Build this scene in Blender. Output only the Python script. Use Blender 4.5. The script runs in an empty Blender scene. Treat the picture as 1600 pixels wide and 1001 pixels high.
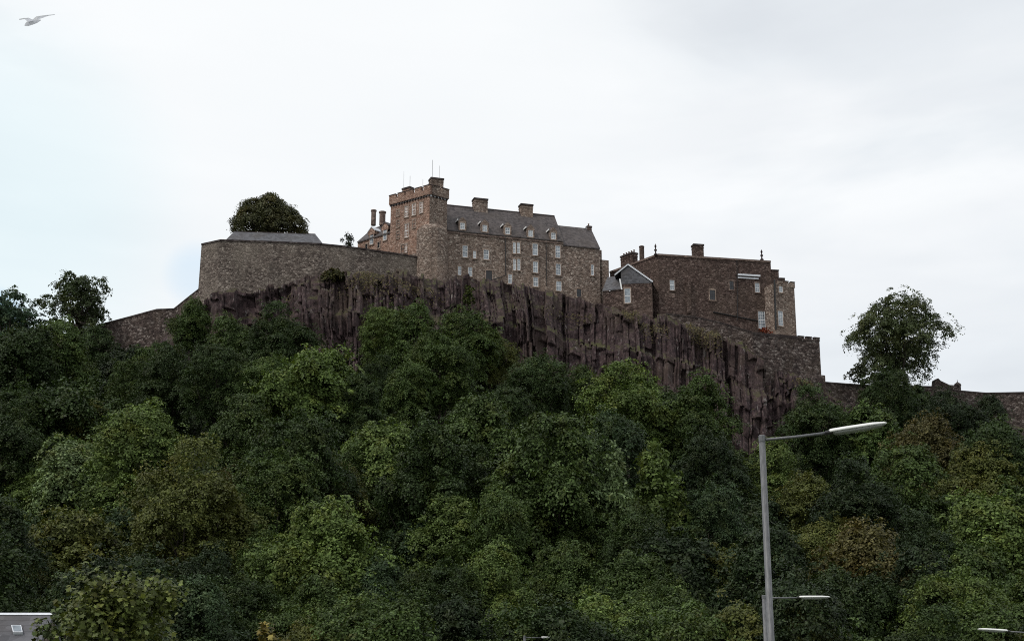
import bpy, math, random
import numpy as np
from mathutils import Vector

# ------------------------------------------------------------------ scene, camera, sky, sun
sc = bpy.context.scene
COL = sc.collection
F = 2340.0                      # focal length in photograph pixels (1600 wide)
PITCH = math.radians(15.5)
CAM = Vector((0.0, 0.0, 1.7))

cd = bpy.data.cameras.new("camera")
cam = bpy.data.objects.new("camera", cd)
COL.objects.link(cam)
cam.location = CAM
cam.rotation_euler = (math.radians(90) + PITCH, 0, 0)
cd.sensor_width = 36.0
cd.lens = 36.0 * F / 1600.0
cd.clip_end = 6000.0
sc.camera = cam

SUN_EL, SUN_AZ = math.radians(52), math.radians(-124)     # azimuth from +Y towards +X
sun_dir = Vector((math.sin(SUN_AZ) * math.cos(SUN_EL), math.cos(SUN_AZ) * math.cos(SUN_EL), math.sin(SUN_EL)))
sl = bpy.data.lights.new("sun", 'SUN')
sl.energy = 1.7
sl.angle = math.radians(11)
sl.color = (1.0, 0.95, 0.87)
so = bpy.data.objects.new("sun", sl)
COL.objects.link(so)
so.rotation_euler = (-sun_dir).to_track_quat('-Z', 'Y').to_euler()

sc.view_settings.view_transform = 'Standard'
sc.view_settings.look = 'None'
sc.view_settings.exposure = 0.0
sc.view_settings.gamma = 1.0
sc.cycles.max_bounces = 5
sc.cycles.diffuse_bounces = 2
sc.cycles.glossy_bounces = 2
sc.cycles.transmission_bounces = 3
sc.cycles.use_denoising = False
sc.cycles.filter_width = 1.05

def raydir(px, py):
    x, y = (px - 800.0) / F, (500.5 - py) / F
    c, s = math.cos(PITCH), math.sin(PITCH)
    return Vector((x, c - y * s, s + y * c))
def W(px, py, Y):               # the point seen at a pixel, at northing Y
    d = raydir(px, py)
    return CAM + d * (Y / d.y)
def WZ(px, py, Z):              # the point seen at a pixel, at height Z
    d = raydir(px, py)
    return CAM + d * ((Z - CAM.z) / d.z)

world = bpy.data.worlds.new("World")
sc.world = world
world.use_nodes = True
nt = world.node_tree
for n in list(nt.nodes):
    nt.nodes.remove(n)
def N(tree, typ, **kw):
    n = tree.nodes.new(typ)
    for k, v in kw.items():
        setattr(n, k, v)
    return n
def L(tree, a, b):
    tree.links.new(a, b)
def math_node(tree, op, a, b=None, clamp=False):
    n = N(tree, 'ShaderNodeMath', operation=op, use_clamp=clamp)
    for i, v in enumerate((a, b)):
        if v is None:
            continue
        if isinstance(v, (int, float)):
            n.inputs[i].default_value = v
        else:
            L(tree, v, n.inputs[i])
    return n.outputs[0]
def ramp(tree, fac, stops, interp='LINEAR'):
    n = N(tree, 'ShaderNodeValToRGB')
    n.color_ramp.interpolation = interp
    e = n.color_ramp.elements
    while len(e) < len(stops):
        e.new(0.5)
    for el, (p, c) in zip(e, stops):
        el.position = p
        el.color = (c[0], c[1], c[2], 1) if not isinstance(c, (int, float)) else (c, c, c, 1)
    L(tree, fac, n.inputs[0])
    return n.outputs[0]
def mix(tree, fac, a, b, blend='MIX'):
    n = N(tree, 'ShaderNodeMix', data_type='RGBA', blend_type=blend)
    for i, v in ((0, fac), (6, a), (7, b)):
        if isinstance(v, (int, float)):
            n.inputs[i].default_value = v
        elif isinstance(v, tuple):
            n.inputs[i].default_value = (v[0], v[1], v[2], 1)
        else:
            L(tree, v, n.inputs[i])
    return n.outputs[2]
def noise(tree, vec, scale, detail=4.0, rough=0.55, dist=0.0):
    n = N(tree, 'ShaderNodeTexNoise')
    n.inputs['Scale'].default_value = scale
    n.inputs['Detail'].default_value = detail
    n.inputs['Roughness'].default_value = rough
    n.inputs['Distortion'].default_value = dist
    if vec is not None:
        L(tree, vec, n.inputs['Vector'])
    return n.outputs['Fac']
def mapping(tree, vec, scale=(1, 1, 1), rot=(0, 0, 0), loc=(0, 0, 0)):
    n = N(tree, 'ShaderNodeMapping')
    n.inputs['Scale'].default_value = scale
    n.inputs['Rotation'].default_value = rot
    n.inputs['Location'].default_value = loc
    L(tree, vec, n.inputs['Vector'])
    return n.outputs[0]

sky = N(nt, 'ShaderNodeTexSky', sky_type='NISHITA')
sky.sun_disc = False
sky.sun_elevation = SUN_EL
sky.sun_rotation = SUN_AZ
skyc = N(nt, 'ShaderNodeVectorMath', operation='SCALE')
L(nt, sky.outputs[0], skyc.inputs[0])
skyc.inputs['Scale'].default_value = 0.12
tc = N(nt, 'ShaderNodeTexCoord')
gen = tc.outputs['Generated']
m1 = mapping(nt, gen, (3.0, 3.0, 9.0), loc=(0.3, 0.1, 0.4))
n1 = noise(nt, m1, 1.3, 5, 0.5, 0.3)
m2 = mapping(nt, gen, (1.5, 1.5, 7.0), rot=(0, 0.12, 0), loc=(1.7, 0.9, 0.2))
n2 = noise(nt, m2, 2.2, 4, 0.5, 0.4)
cloud = ramp(nt, n1, [(0.30, (0.77, 0.81, 0.85)), (0.43, (0.875, 0.915, 0.945)), (0.60, (1.0, 1.02, 1.03))])
grey = ramp(nt, n2, [(0.40, 1.0), (0.62, 0.0)])
cloud = mix(nt, math_node(nt, 'MULTIPLY', grey, 0.38), cloud, (0.79, 0.825, 0.865))
def lobe(px, py, inner, outer):         # a soft round region of the sky around one bearing
    d = raydir(px, py).normalized()
    v = N(nt, 'ShaderNodeVectorMath', operation='DOT_PRODUCT')
    nrm = N(nt, 'ShaderNodeVectorMath', operation='NORMALIZE')
    L(nt, gen, nrm.inputs[0])
    L(nt, nrm.outputs[0], v.inputs[0])
    v.inputs[1].default_value = d
    mr = N(nt, 'ShaderNodeMapRange', interpolation_type='SMOOTHSTEP')
    mr.inputs['From Min'].default_value = math.cos(math.radians(outer))
    mr.inputs['From Max'].default_value = math.cos(math.radians(inner))
    L(nt, v.outputs['Value'], mr.inputs['Value'])
    return mr.outputs[0]
bright = lobe(560, 110, 2, 15)          # thin bright cloud
cloud = mix(nt, math_node(nt, 'MULTIPLY', bright, 0.8), cloud, (1.01, 1.03, 1.035))
cyan = lobe(-60, 330, 1, 9)             # thin cloud with blue showing through, low on the left
cloud = mix(nt, math_node(nt, 'MULTIPLY', cyan, 0.5), cloud, (0.77, 0.96, 1.0))
gap = math_node(nt, 'MULTIPLY', lobe(310, 430, 0.0, 1.5), ramp(nt, n2, [(0.3, 0.5), (0.7, 1.0)]))
gap2 = lobe(-14, 505, 0.2, 1.5)
gapm = math_node(nt, 'ADD', math_node(nt, 'MULTIPLY', gap, 0.38), math_node(nt, 'MULTIPLY', gap2, 0.8), clamp=True)
cloud = mix(nt, gapm, cloud, (0.42, 0.72, 1.0))
final = mix(nt, 0.94, skyc.outputs[0], cloud)
bg = N(nt, 'ShaderNodeBackground')
L(nt, final, bg.inputs['Color'])
bg.inputs['Strength'].default_value = 1.0
wo = N(nt, 'ShaderNodeOutputWorld')
L(nt, bg.outputs[0], wo.inputs['Surface'])

# ------------------------------------------------------------------ materials
def new_mat(name):
    m = bpy.data.materials.new(name)
    m.use_nodes = True
    t = m.node_tree
    b = t.nodes['Principled BSDF']
    return m, t, b
def plain(name, col, rough=0.6, metal=0.0, var=0.15, scale=6.0):
    m, t, b = new_mat(name)
    o = N(t, 'ShaderNodeTexCoord').outputs['Object']
    f = noise(t, o, scale, 5, 0.6)
    c = ramp(t, f, [(0.3, tuple(x * (1 - var) for x in col)), (0.7, tuple(min(1, x * (1 + var)) for x in col))])
    L(t, c, b.inputs['Base Color'])
    b.inputs['Roughness'].default_value = rough
    b.inputs['Metallic'].default_value = metal
    return m
def stone(name, cols, size=0.75, patch=(0.25, 0.22, 0.18), patch_amt=0.35, stain=0.45, contrast=1.0, bump=0.6):
    """random rubble masonry: cell colours, mortar, damp patches and runs"""
    m, t, b = new_mat(name)
    o = N(t, 'ShaderNodeTexCoord').outputs['Object']
    wob = N(t, 'ShaderNodeTexNoise'); wob.inputs['Scale'].default_value = 1.7; L(t, o, wob.inputs['Vector'])
    add = N(t, 'ShaderNodeVectorMath', operation='MULTIPLY_ADD')
    L(t, wob.outputs['Color'], add.inputs[0]); add.inputs[1].default_value = (0.25, 0.25, 0.25); L(t, o, add.inputs[2])
    mp = mapping(t, add.outputs[0], (1 / size, 1 / size, 1.45 / size))
    v = N(t, 'ShaderNodeTexVoronoi', feature='F1'); v.inputs['Scale'].default_value = 1.0; L(t, mp, v.inputs['Vector'])
    e = N(t, 'ShaderNodeTexVoronoi', feature='DISTANCE_TO_EDGE'); e.inputs['Scale'].default_value = 1.0; L(t, mp, e.inputs['Vector'])
    sep = N(t, 'ShaderNodeSeparateColor'); L(t, v.outputs['Color'], sep.inputs[0])
    n = len(cols)
    c = ramp(t, sep.outputs[0], [(i / (n - 1) * 0.92 + 0.04, cols[i]) for i in range(n)])
    hv = math_node(t, 'MULTIPLY_ADD', sep.outputs[1], 0.85 * contrast); t.nodes[-1].inputs[2].default_value = 1.0 - 0.42 * contrast
    c = mix(t, 1.0, c, hv, 'MULTIPLY')
    big = noise(t, o, 0.16, 6, 0.62, 0.4)
    c = mix(t, math_node(t, 'MULTIPLY', ramp(t, big, [(0.46, 0.0), (0.66, 1.0)]), patch_amt), c, patch)
    dm = noise(t, mapping(t, o, (0.45, 0.45, 0.10)), 1.0, 6, 0.65, 0.3)
    c = mix(t, math_node(t, 'MULTIPLY', ramp(t, dm, [(0.50, 0.0), (0.70, 1.0)]), stain), c, (0.022, 0.018, 0.018))
    fine = noise(t, o, 5.0, 4, 0.7)
    c = mix(t, 0.5, c, ramp(t, fine, [(0.3, 0.45), (0.7, 1.6)]), 'MULTIPLY')
    mort = ramp(t, e.outputs['Distance'], [(0.0, 1.0), (0.10, 0.0)])
    c = mix(t, math_node(t, 'MULTIPLY', mort, 0.45), c, tuple(x * 0.6 for x in cols[0]))
    L(t, c, b.inputs['Base Color'])
    b.inputs['Roughness'].default_value = 0.95
    b.inputs['Specular IOR Level'].default_value = 0.15
    bp = N(t, 'ShaderNodeBump'); bp.inputs['Strength'].default_value = bump; bp.inputs['Distance'].default_value = 0.12
    hh = math_node(t, 'ADD', ramp(t, e.outputs['Distance'], [(0.0, 0.0), (0.2, 1.0)]), math_node(t, 'MULTIPLY', sep.outputs[2], 0.8))
    L(t, hh, bp.inputs['Height']); L(t, bp.outputs[0], b.inputs['Normal'])
    return m
def slate_mat(name, a, bcol):
    m, t, b = new_mat(name)
    o = N(t, 'ShaderNodeTexCoord').outputs['Object']
    mp = mapping(t, o, (2.4, 2.4, 3.2))
    v = N(t, 'ShaderNodeTexVoronoi'); v.inputs['Scale'].default_value = 1.0; L(t, mp, v.inputs['Vector'])
    sep = N(t, 'ShaderNodeSeparateColor'); L(t, v.outputs['Color'], sep.inputs[0])
    c = ramp(t, sep.outputs[0], [(0.1, a), (0.9, bcol)])
    big = noise(t, o, 0.3, 5, 0.6)
    c = mix(t, math_node(t, 'MULTIPLY', ramp(t, big, [(0.45, 0.0), (0.7, 1.0)]), 0.5), c, (0.075, 0.06, 0.05))
    cs = N(t, 'ShaderNodeSeparateXYZ'); L(t, o, cs.inputs[0])
    saw = math_node(t, 'FRACT', math_node(t, 'MULTIPLY', cs.outputs[2], 3.6))
    c = mix(t, ramp(t, saw, [(0.0, 0.55), (0.14, 0.0)]), c, (0.012, 0.011, 0.012))
    L(t, c, b.inputs['Base Color']); b.inputs['Roughness'].default_value = 0.7
    b.inputs['Specular IOR Level'].default_value = 0.3
    return m

M = {}
M['stone_grey'] = stone('grey rubble stone', [(0.080, 0.063, 0.055), (0.128, 0.103, 0.089), (0.168, 0.137, 0.119), (0.26, 0.222, 0.193)], 0.33, (0.25, 0.213, 0.178), 0.6, 0.40, 0.8)
M['stone_rampart'] = stone('dark rampart stone', [(0.042, 0.031, 0.029), (0.075, 0.056, 0.051), (0.098, 0.075, 0.067), (0.20, 0.17, 0.155)], 0.42, (0.105, 0.082, 0.060), 0.45, 0.35)
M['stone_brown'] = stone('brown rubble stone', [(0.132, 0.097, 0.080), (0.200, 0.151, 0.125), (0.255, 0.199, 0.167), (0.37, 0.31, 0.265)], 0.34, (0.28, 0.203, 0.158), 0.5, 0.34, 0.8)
M['stone_orange'] = stone('sunlit warm sandstone', [(0.215, 0.130, 0.097), (0.290, 0.184, 0.141), (0.330, 0.218, 0.170), (0.40, 0.29, 0.235)], 0.36, (0.22, 0.142, 0.110), 0.4, 0.22, 0.6)  # same stone as the brown, with warm sunlight put into its colour
M['stone_red'] = stone('dark red brown stone', [(0.054, 0.036, 0.031), (0.084, 0.057, 0.049), (0.105, 0.073, 0.063), (0.165, 0.122, 0.106)], 0.34, (0.110, 0.082, 0.064), 0.45, 0.35, 0.8)
M['stone_pale'] = stone('pale dressed stone', [(0.22, 0.16, 0.13), (0.30, 0.23, 0.19), (0.36, 0.28, 0.23)], 0.5, (0.24, 0.19, 0.15), 0.3, 0.25, 0.5, 0.2)
M['stone_dim'] = stone('weathered dressed stone', [(0.12, 0.085, 0.072), (0.17, 0.125, 0.108), (0.22, 0.165, 0.14)], 0.5, (0.14, 0.11, 0.09), 0.3, 0.3, 0.5, 0.2)
M['cope'] = stone('dark coping stone', [(0.035, 0.027, 0.027), (0.06, 0.047, 0.045), (0.085, 0.07, 0.065)], 0.8, (0.06, 0.05, 0.047), 0.3, 0.3, 0.6, 0.3)
M['slate'] = slate_mat('brown grey slate', (0.046, 0.039, 0.040), (0.098, 0.084, 0.083))
M['slate_grey'] = slate_mat('blue grey slate', (0.066, 0.066, 0.074), (0.12, 0.12, 0.132))
M['lead'] = plain('pale lead flashing', (0.62, 0.64, 0.68), 0.5, 0.0, 0.15)
M['white_paint'] = plain('white window paint', (0.80, 0.80, 0.80), 0.45, 0, 0.06)
M['dark_paint'] = plain('dark door paint', (0.018, 0.016, 0.018), 0.5, 0, 0.2)
M['iron'] = plain('black cast iron', (0.012, 0.011, 0.012), 0.5, 0.0, 0.3)
M['terracotta'] = plain('clay chimney pot', (0.13, 0.075, 0.05), 0.85, 0, 0.25)
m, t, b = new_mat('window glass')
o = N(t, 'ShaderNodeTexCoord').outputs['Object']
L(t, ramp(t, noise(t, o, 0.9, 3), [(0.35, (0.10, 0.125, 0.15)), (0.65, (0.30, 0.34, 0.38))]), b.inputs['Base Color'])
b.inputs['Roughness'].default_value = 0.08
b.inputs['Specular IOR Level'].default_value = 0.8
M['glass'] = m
m, t, b = new_mat('dark glass')
b.inputs['Base Color'].default_value = (0.02, 0.022, 0.026, 1)
b.inputs['Roughness'].default_value = 0.1
M['dark_glass'] = m
# galvanised lamp steel
m, t, b = new_mat('galvanised steel')
o = N(t, 'ShaderNodeTexCoord').outputs['Object']
f = noise(t, mapping(t, o, (9, 9, 1.5)), 3.0, 6, 0.7)
L(t, ramp(t, f, [(0.3, (0.06, 0.062, 0.066)), (0.7, (0.18, 0.182, 0.19))]), b.inputs['Base Color'])
b.inputs['Roughness'].default_value = 0.55
b.inputs['Metallic'].default_value = 0.15
M['steel'] = m
M['lamp_shell'] = plain('pale lamp shell', (0.78, 0.78, 0.76), 0.4, 0.0, 0.08, 8)
m, t, b = new_mat('clear lamp bowl')
b.inputs['Base Color'].default_value = (0.32, 0.33, 0.31, 1)
b.inputs['Roughness'].default_value = 0.12
b.inputs['Alpha'].default_value = 0.55
M['lamp_bowl'] = m
# cliff rock
m, t, b = new_mat('columnar dolerite rock')
o = N(t, 'ShaderNodeTexCoord').outputs['Object']
st = noise(t, mapping(t, o, (2.4, 2.4, 0.16)), 1.0, 8, 0.74, 0.2)
c = ramp(t, st, [(0.30, (0.010, 0.007, 0.008)), (0.44, (0.027, 0.017, 0.018)), (0.55, (0.050, 0.032, 0.033)), (0.70, (0.125, 0.098, 0.090))])
bl = noise(t, o, 1.6, 6, 0.7)
c = mix(t, 0.85, c, ramp(t, bl, [(0.3, 0.2), (0.7, 2.1)]), 'MULTIPLY')
lich = noise(t, mapping(t, o, (0.8, 0.8, 0.35)), 1.3, 7, 0.72)
c = mix(t, ramp(t, lich, [(0.60, 0.0), (0.68, 0.85)]), c, (0.25, 0.23, 0.215))
tan = noise(t, mapping(t, o, (0.10, 0.10, 0.14)), 1.0, 6, 0.7, 0.6)
c = mix(t, ramp(t, tan, [(0.48, 0.0), (0.66, 0.6)]), c, (0.068, 0.049, 0.037))
pale = noise(t, mapping(t, o, (3.2, 3.2, 0.42), loc=(4, 7, 2)), 1.0, 5, 0.7)
c = mix(t, ramp(t, pale, [(0.63, 0.0), (0.70, 0.8)]), c, (0.24, 0.225, 0.215))
geo = N(t, 'ShaderNodeNewGeometry')
sx = N(t, 'ShaderNodeSeparateXYZ'); L(t, geo.outputs['True Normal'], sx.inputs[0])
mossn = noise(t, o, 0.5, 5, 0.65)
mo = math_node(t, 'MULTIPLY', ramp(t, sx.outputs[2], [(0.52, 0.0), (0.8, 1.0)]), ramp(t, mossn, [(0.38, 0.0), (0.58, 0.9)]))
c = mix(t, mo, c, (0.062, 0.064, 0.022))
L(t, c, b.inputs['Base Color']); b.inputs['Roughness'].default_value = 0.9
b.inputs['Specular IOR Level'].default_value = 0.25
bp = N(t, 'ShaderNodeBump'); bp.inputs['Strength'].default_value = 0.8; bp.inputs['Distance'].default_value = 0.25
L(t, math_node(t, 'ADD', bl, st), bp.inputs['Height']); L(t, bp.outputs[0], b.inputs['Normal'])
M['rock'] = m
m, t, b = new_mat('woodland floor')
o = N(t, 'ShaderNodeTexCoord').outputs['Object']
L(t, ramp(t, noise(t, o, 0.35, 7, 0.7), [(0.35, (0.010, 0.010, 0.006)), (0.55, (0.016, 0.022, 0.009)), (0.7, (0.03, 0.024, 0.015))]), b.inputs['Base Color'])
b.inputs['Roughness'].default_value = 1.0
M['soil'] = m
m, t, b = new_mat('ground')
o = N(t, 'ShaderNodeTexCoord').outputs['Object']
L(t, ramp(t, noise(t, o, 0.2, 8, 0.7), [(0.35, (0.035, 0.05, 0.018)), (0.6, (0.06, 0.075, 0.03))]), b.inputs['Base Color'])
b.inputs['Roughness'].default_value = 1.0
M['turf'] = m
def leaf_mat(name, trans=0.22, rough=0.5, warm=(1.35, 1.0, 0.6)):
    m, t, b = new_mat(name)
    oi = N(t, 'ShaderNodeObjectInfo')
    at = N(t, 'ShaderNodeAttribute', attribute_name='tint')
    k = ramp(t, at.outputs['Fac'], [(0.0, 0.40), (0.5, 0.95), (0.8, 1.5), (1.0, 2.1)])
    c = mix(t, 1.0, oi.outputs['Color'], k, 'MULTIPLY')
    o = N(t, 'ShaderNodeTexCoord').outputs['Object']
    br = noise(t, o, 2.2, 3, 0.6)
    c = mix(t, ramp(t, br, [(0.5, 0.0), (0.72, 0.7)]), c, mix(t, 1.0, c, warm, 'MULTIPLY'))
    L(t, c, b.inputs['Base Color'])
    b.inputs['Roughness'].default_value = rough
    b.inputs['Specular IOR Level'].default_value = 0.15
    tr = N(t, 'ShaderNodeBsdfTranslucent'); L(t, mix(t, 1.0, c, (1.2, 1.25, 0.5), 'MULTIPLY'), tr.inputs[0])
    ms = N(t, 'ShaderNodeMixShader'); ms.inputs[0].default_value = trans
    out = t.nodes['Material Output']
    L(t, b.outputs[0], ms.inputs[1]); L(t, tr.outputs[0], ms.inputs[2]); L(t, ms.outputs[0], out.inputs['Surface'])
    return m
M['leaf'] = leaf_mat('foliage', 0.14)
m, t, b = new_mat('bark')
o = N(t, 'ShaderNodeTexCoord').outputs['Object']
L(t, ramp(t, noise(t, mapping(t, o, (4, 4, 0.8)), 2.0, 6, 0.7), [(0.3, (0.022, 0.016, 0.013)), (0.7, (0.07, 0.055, 0.045))]), b.inputs['Base Color'])
b.inputs['Roughness'].default_value = 0.95
M['bark'] = m

# ------------------------------------------------------------------ object helpers
def tag(o, label=None, cat=None, group=None, kind=None):
    if label: o['label'] = label
    if cat: o['category'] = cat
    if group: o['group'] = group
    if kind: o['kind'] = kind
    return o
def link_mesh(name, me, mat=None, parent=None, loc=(0, 0, 0)):
    o = bpy.data.objects.new(name, me)
    if mat is not None and not me.materials:
        me.materials.append(mat)
    COL.objects.link(o)
    if parent is not None:
        o.parent = parent
    o.location = loc
    return o
def empty(name, loc, label, cat, group=None):
    o = bpy.data.objects.new(name, None)
    o.empty_display_size = 0.5
    COL.objects.link(o)
    o.location = loc
    return tag(o, label, cat, group)
def root_pos(p):                        # world position of an object made by this script
    v = Vector((0, 0, 0))
    while p is not None:
        v += p.location
        p = p.parent
    return v
class Fac:
    """a vertical plane from A to B in plan; s runs along it, o is how far a point stands out towards the viewer"""
    def __init__(self, A, B):
        self.A = Vector((A[0], A[1])); d = Vector((B[0] - A[0], B[1] - A[1]))
        self.len = d.length; self.u = d.normalized(); self.n = Vector((self.u.y, -self.u.x))
    def pt(self, s, o, z):
        p = self.A + self.u * s + self.n * o
        return Vector((p.x, p.y, z))
    def hit(self, px, py, o=0.0):
        d = raydir(px, py)
        n3 = Vector((self.n.x, self.n.y, 0))
        a = self.A + self.n * o
        k = (Vector((a.x, a.y, 0)) - Vector((CAM.x, CAM.y, 0))).dot(n3) / d.dot(n3)
        p = CAM + d * k
        return (Vector((p.x, p.y)) - self.A).dot(self.u), p.z
    def shift(self, o):
        a, b = self.pt(0, o, 0), self.pt(self.len, o, 0)
        return Fac(a, b)
class MB:
    def __init__(self): self.v, self.f = [], []
    def poly(self, pts):
        i = len(self.v); self.v += [tuple(p) for p in pts]; self.f.append(tuple(range(i, i + len(pts))))
    def solid(self, bottom, top):       # two matching loops, walls between
        i, n = len(self.v), len(bottom)
        self.v += [tuple(p) for p in bottom] + [tuple(p) for p in top]
        self.f.append(tuple(range(i + n - 1, i - 1, -1))); self.f.append(tuple(range(i + n, i + 2 * n)))
        for k in range(n):
            j = (k + 1) % n
            self.f.append((i + k, i + j, i + n + j, i + n + k))
        return self
    def box(self, fc, s0, s1, o0, o1, z0, z1):
        c = [(s0, o1), (s1, o1), (s1, o0), (s0, o0)]
        return self.solid([fc.pt(s, o, z0) for s, o in c], [fc.pt(s, o, z1) for s, o in c])
    def cut(self, fc, sz, o0, o1):      # outline in the plane, extruded through its thickness
        return self.solid([fc.pt(s, o1, z) for s, z in sz], [fc.pt(s, o0, z) for s, z in sz])
    def run(self, fc, oz, s0, s1):      # cross-section, extruded along the plane
        return self.solid([fc.pt(s0, o, z) for o, z in oz], [fc.pt(s1, o, z) for o, z in oz])
    def prism(self, plan, z0, z1, grow=0.0):
        c = Vector((sum(p[0] for p in plan) / len(plan), sum(p[1] for p in plan) / len(plan)))
        bot = [((Vector((p[0], p[1])) - c) * (1 + grow) + c) for p in plan]
        return self.solid([(p.x, p.y, z0) for p in bot], [(p[0], p[1], z1) for p in plan])
    def tube(self, path, radii, n=8, cap=True):
        rings = []
        for k, p in enumerate(path):
            p = Vector(p)
            a = Vector(path[max(0, k - 1)]); bb = Vector(path[min(len(path) - 1, k + 1)])
            d = (bb - a).normalized()
            x = d.orthogonal().normalized() if abs(d.z) < 0.99 else Vector((1, 0, 0))
            if rings:
                x = (px_ - d * px_.dot(d)).normalized()
            px_ = x
            y = d.cross(x)
            i = len(self.v)
            r = radii[k] if hasattr(radii, '__len__') else radii
            for q in range(n):
                an = 2 * math.pi * q / n
                self.v.append(tuple(p + (x * math.cos(an) + y * math.sin(an)) * r))
            rings.append(i)
        for a, bb in zip(rings, rings[1:]):
            for q in range(n):
                self.f.append((a + q, a + (q + 1) % n, bb + (q + 1) % n, bb + q))
        if cap:
            self.f.append(tuple(range(rings[0] + n - 1, rings[0] - 1, -1)))
            self.f.append(tuple(range(rings[-1], rings[-1] + n)))
        return self
    def lathe(self, c, prof, n=12):     # (radius, height) profile about a vertical axis
        c = Vector(c); rings = []
        for r, h in prof:
            i = len(self.v)
            for q in range(n):
                an = 2 * math.pi * q / n
                self.v.append((c.x + r * math.cos(an), c.y + r * math.sin(an), c.z + h))
            rings.append(i)
        for a, bb in zip(rings, rings[1:]):
            for q in range(n):
                self.f.append((a + q, a + (q + 1) % n, bb + (q + 1) % n, bb + q))
        self.f.append(tuple(range(rings[0] + n - 1, rings[0] - 1, -1)))
        self.f.append(tuple(range(rings[-1], rings[-1] + n)))
        return self
    def build(self, name, mat, parent=None, loc=None, smooth=False):
        base = root_pos(parent) if parent is not None else Vector(loc or (0, 0, 0))
        me = bpy.data.meshes.new(name)
        me.from_pydata([tuple(Vector(v) - base) for v in self.v], [], self.f)
        me.update()
        import bmesh
        bm = bmesh.new(); bm.from_mesh(me); bmesh.ops.recalc_face_normals(bm, faces=bm.faces); bm.to_mesh(me); bm.free()
        if smooth:
            me.polygons.foreach_set('use_smooth', [True] * len(me.polygons))
        return link_mesh(name, me, mat, parent, (0, 0, 0) if parent is not None else base)

# ------------------------------------------------------------------ land
rng = np.random.default_rng(7)
def hash2(a, b):
    h = np.sin(a * 127.1 + b * 311.7) * 43758.5453
    return h - np.floor(h)
def vnoise(x, y):
    xi, yi = np.floor(x), np.floor(y); fx, fy = x - xi, y - yi
    fx, fy = fx * fx * (3 - 2 * fx), fy * fy * (3 - 2 * fy)
    a, b_, c_, d_ = hash2(xi, yi), hash2(xi + 1, yi), hash2(xi, yi + 1), hash2(xi + 1, yi + 1)
    return (a * (1 - fx) + b_ * fx) * (1 - fy) + (c_ * (1 - fx) + d_ * fx) * fy - 0.5
def fbm(x, y, o=4):
    s, a = 0, 1.0
    for _ in range(o):
        s = s + a * vnoise(x, y); x, y, a = x * 2.03 + 17.1, y * 2.03 + 3.7, a * 0.5
    return s
# bearing, northing and picture height of the cliff's foot and lip
FOOT = [(-300, 238, 640), (0, 238, 590), (150, 240, 575), (240, 236, 570), (300, 229, 545), (430, 226, 552), (560, 223, 592), (700, 225, 605),
        (800, 227, 600), (950, 231, 625), (1100, 233, 668), (1170, 233, 718), (1230, 235, 705), (1290, 240, 672), (1400, 243, 672), (1600, 246, 700), (1950, 248, 730)]
LIP = [(-300, 254, 590), (0, 252, 560), (150, 249.5, 552), (240, 245, 545), (285, 240.5, 505), (320, 235, 472), (345, 232.6, 458), (400, 232.8, 452), (450, 233.4, 441), (500, 234, 431), (560, 235.5, 425),
       (620, 237.2, 426), (660, 238, 431), (700, 240.5, 433), (760, 243.8, 437), (800, 245, 442), (860, 247, 457), (905, 248.5, 468), (945, 245, 479), (985, 243, 486), (1040, 243, 494),
       (1080, 243, 507), (1120, 243, 522), (1180, 243, 552), (1240, 243.4, 582), (1285, 244, 612), (1350, 250, 640), (1420, 251, 650), (1600, 253, 668), (1950, 256, 690)]
FK = np.array([[(p := W(*((a, c, b_)))).x / p.y, p.y, p.z] for a, b_, c in FOOT])
LK = np.array([[(p := W(*((a, c, b_)))).x / p.y, p.y, p.z] for a, b_, c in LIP])
def foot(k): return np.interp(k, FK[:, 0], FK[:, 1]), np.interp(k, FK[:, 0], FK[:, 2])
def lip(k): return np.interp(k, LK[:, 0], LK[:, 1]), np.interp(k, LK[:, 0], LK[:, 2])
Y0 = 106.0
def hill_z(X, Y):
    k = X / np.maximum(Y, 1.0)
    yf, zf = foot(k)
    t = np.clip((Y - Y0) / (yf - Y0), 0, 1)
    z = zf * t ** 1.08
    yl, zl = lip(k)
    t2 = np.clip((Y - yf) / np.maximum(yl - yf, 1.0), 0, 1)
    return z + (zl - zf) * t2 + fbm(X * 0.07, Y * 0.07, 3) * 2.0 * np.clip((Y - Y0) / 20, 0, 1) * (1 - t2)
def grid_mesh(name, P, mat, kind='structure', flat=True):
    r, c = P.shape[:2]
    me = bpy.data.meshes.new(name)
    idx = np.arange(r * c).reshape(r, c)
    q = np.stack([idx[:-1, :-1], idx[:-1, 1:], idx[1:, 1:], idx[1:, :-1]], -1).reshape(-1, 4)
    me.vertices.add(r * c); me.vertices.foreach_set('co', P.reshape(-1).astype(np.float32))
    me.loops.add(q.size); me.loops.foreach_set('vertex_index', q.reshape(-1).astype(np.int32))
    me.polygons.add(len(q)); me.polygons.foreach_set('loop_start', (np.arange(len(q)) * 4).astype(np.int32))
    me.update(calc_edges=True)
    if not flat:
        me.polygons.foreach_set('use_smooth', np.ones(len(q), bool))
    o = link_mesh(name, me, mat)
    o['kind'] = kind
    return o
g = MB(); g.poly([(-2500, -600, 0), (2500, -600, 0), (2500, 4500, 0), (-2500, 4500, 0)])
o = g.build('ground', M['turf']); o['kind'] = 'structure'
kk = np.linspace(-0.52, 0.52, 240)
tt = np.linspace(0, 1, 90)
yf, zf = foot(kk)
Yg = Y0 - 3 + (yf[None, :] + 0.4 - (Y0 - 3)) * tt[:, None]
Xg = kk[None, :] * Yg
Zg = hill_z(Xg, Yg) - 0.05
Zg[0] = -0.5
grid_mesh('hillside', np.stack([Xg, Yg, Zg], -1), M['soil'], flat=False)
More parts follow.
